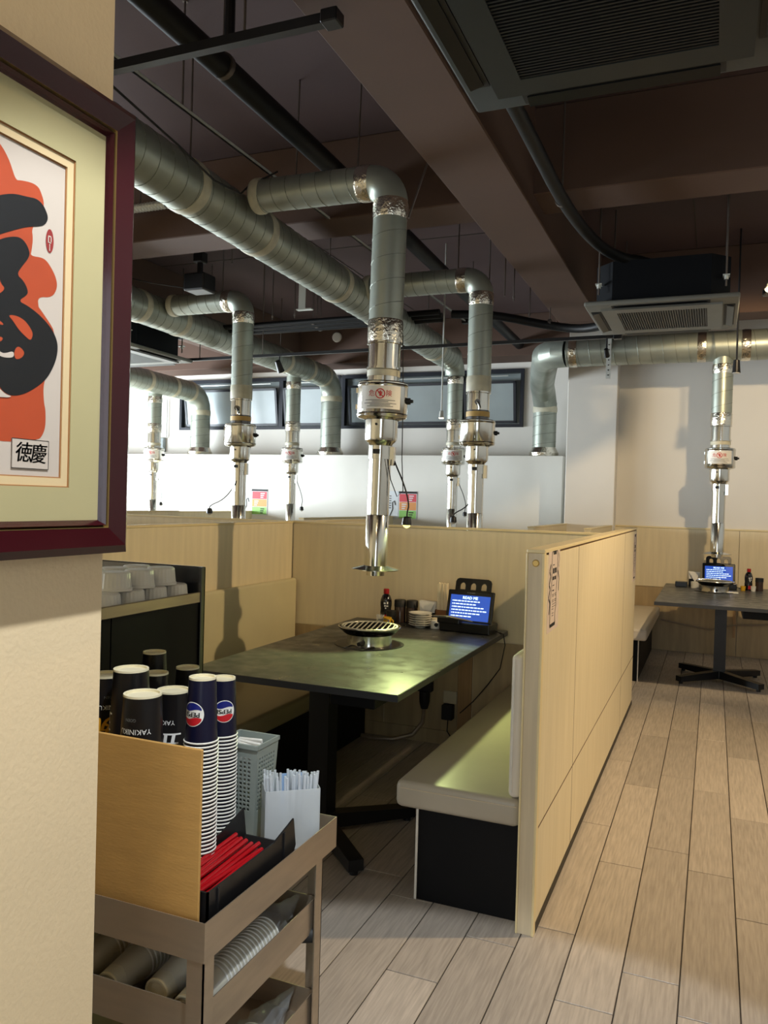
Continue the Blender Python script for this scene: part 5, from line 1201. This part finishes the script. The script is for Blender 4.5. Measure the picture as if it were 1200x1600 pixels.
# ---- bagged cups lying on the middle and lower shelves
lying = cup_proto('spare_cup', 0.10, 0.036, 0.027, 'paper_lid', 'pale paper cup in a bagged stack lying on the trolley shelf', 'cup', 'spare cups lying on the trolley shelves')
def lying_stack(x, y0, y1, z, pitch, lab, grp):
    n = int((y1-y0)/pitch); first_ = True
    for k in range(n):
        o = dup(lying, (x+random.uniform(-0.001, 0.001), y0+0.10+k*pitch, z)); o.rotation_euler = (radians(90), 0, 0); o['label'] = lab; o['group'] = grp
for x, z, y0, y1, lab in ((-0.915, 0.405, 1.28, 1.60, 'pale cup in the bagged row nearest the trolley side'), (-1.0, 0.405, 1.30, 1.62, 'pale cup in the second bagged row on the middle shelf'),
                           (-1.10, 0.405, 1.275, 1.50, 'pale cup in the row whose round white base faces out'), (-1.19, 0.405, 1.28, 1.50, 'pale cup in the innermost row of the middle shelf'), (-0.92, 0.175, 1.28, 1.58, 'pale cup in the bagged row on the bottom shelf')):
    lying_stack(x, y0-0.0, y1-0.10, z, 0.0125, lab, lab+' group')
remove_tree(lying)
def bag(label, p0, p1, r, seed, tail):
    rg = random.Random(seed); p0 = Vector(p0); p1 = Vector(p1); n = 16; mm = 22; vs = []; fs = []
    for i in range(mm+1):
        t = i/mm; c = p0.lerp(p1, t); k = r*(min(1, t*6+0.25))*(1.0 if t < tail else max(0.12, 1-(t-tail)/(1-tail)*0.9))
        for j in range(n):
            a = 2*pi*j/n; q = k*(1+rg.uniform(-0.05, 0.10)+(rg.uniform(-0.25, 0.35) if t > tail-0.05 else 0))
            vs.append((c.x+q*cos(a), c.y, max(c.z+q*sin(a), c.z-r*0.98)+(0.5*(t-tail)*r if t > tail else 0)))
    for i in range(mm):
        for j in range(n): fs.append((i*n+j, i*n+(j+1) % n, (i+1)*n+(j+1) % n, (i+1)*n+j))
    o = MB().add(vs, fs).build('plastic_bag', 'film', None, True, 60); tag(o, label, 'plastic bag'); return o
bag('crumpled clear plastic bag round the cups by the trolley side', (-0.915, 1.275, 0.405), (-0.915, 1.735, 0.415), 0.0405, 1, 0.66)
bag('clear plastic sleeve round the second row of shelf cups', (-1.0, 1.295, 0.405), (-1.0, 1.73, 0.415), 0.0405, 2, 0.72)
bag('clear plastic sleeve round the inner rows of shelf cups', (-1.10, 1.272, 0.405), (-1.10, 1.70, 0.41), 0.0405, 4, 0.55)
bag('crumpled clear plastic bag on the bottom trolley shelf', (-0.92, 1.275, 0.175), (-0.92, 1.73, 0.185), 0.0405, 3, 0.62)

# ------------------------------------------------------------------ dark cabinet with ramekins behind the trolley
rk = thing('dark_cabinet', 'dark steel cabinet with a raised back behind the trolley', 'cabinet', (-1.75, 1.8, 0))
MB().box(-2.05, -1.474, 1.20, 2.085, 0, 1.068).build('carcass', 'black_board', rk)
MB().box(-1.4735, -1.4705, 1.69, 2.09, 0.0, 1.07).build('side_panel', 'black_board', rk)
MB().box(-1.4735, -1.4705, 1.20, 1.685, 0.0, 1.07).build('side_panel', 'black_board', rk)
MB().box(-2.05, -1.472, 1.20, 2.09, 1.068, 1.074).build('top_shelf', 'steel_dark', rk)
MB().rbox(-1.474, -1.466, 1.20, 2.088, 1.066, 1.099, 0.002, 1).build('front_lip', 'steel_brushed', rk)
MB().rbox(-2.05, -1.462, 2.09, 2.10, 0.80, 1.176, 0.003, 1).build('back_board', 'steel_dark', rk)
MB().rbox(-1.474, -1.462, 2.078, 2.10, 0.80, 1.176, 0.002, 1).build('corner_post', 'steel_dark', rk)
def ramekin():
    n = 48; vs = []; fs = []; prof = [(0.0, 0.052), (0.036, 0.052), (0.0385, 0.050), (0.041, 0.048), (0.0455, 0.008), (0.0475, 0.006), (0.0475, 0.0), (0.044, 0.0)]
    k = len(prof)
    for j in range(n):
        a = 2*pi*j/n
        for i, (r, z) in enumerate(prof):
            q = r*(1-0.022*(j % 2)) if i in (3, 4) else r; vs.append((q*cos(a), q*sin(a), z))
    for j in range(n):
        for i in range(k-1): fs.append((j*k+i, ((j+1) % n)*k+i, ((j+1) % n)*k+i+1, j*k+i+1))
    return MB().add(vs, fs).build('ramekin', 'cup_white')
ram = ramekin(); first = True
rows = [(-1.528, y, 1.0745, 'bottom') for y in (2.025, 1.925, 1.825, 1.725)]+[(-1.63, y, 1.0745, 'bottom') for y in (2.03, 1.93, 1.83, 1.73)]
rows += [(-1.545, y, 1.1270, 'upper') for y in (1.985, 1.885, 1.785)]+[(-1.64, y, 1.1270, 'upper') for y in (1.99, 1.89, 1.79)]
for x, y, z, lv in rows:
    if first: o = ram; first = False
    else: o = ram.copy(); COL.objects.link(o)
    o.location = (x, y, z); tag(o, 'fluted white ramekin upside down in the %s layer on the dark cabinet' % lv, 'ramekin', 'ramekins in the %s layer' % lv)

# ------------------------------------------------------------------ warm ceiling spots out of view and over the aisle, plus an added cool one
def downlight(label, p, aim, power, ang, blend=0.35, size=0.04):
    spot_lamp(label, p, aim, CZ, True, 'black_metal', 0.045, 0.13)
    d = (Vector(aim)-Vector(p)).normalized(); spot('spot_light', Vector(p)+d*0.085, aim, power, WARM, ang, blend, size)
downlight('lit black spot lamp over the open floor right of the aisle', (1.5, 3.5, 2.9), (-0.5, 3.9, 0.6), 260, 76, 0.4)
downlight('lit black spot lamp turned to the aisle-end wall', (0.63, 4.75, 3.0), (0.0, 8.3, 1.0), 210, 70)
downlight('lit black spot lamp washing the aisle floor', (0.75, 4.6, 2.95), (0.0, 4.6, 0.0), 80, 76)
downlight('lit black spot lamp behind the camera turned to the picture', (-0.32, -0.1, 2.9), (-1.0, 1.15, 0.9), 21, 84)
spot_lamp('added unseen cool white spot lamp over the floor before the booth', (-0.1, 0.75, 2.95), (-0.35, 1.0, 0), CZ, True, 'black_metal', 0.05, 0.13)
spot('added_cool_spot', (-0.1, 0.78, 2.86), (-0.40, 0.95, 0), 190, (0.90, 0.96, 1.0), 60, 0.10, 0.03)  # added light out of view, giving the near floor its cool pool and edge
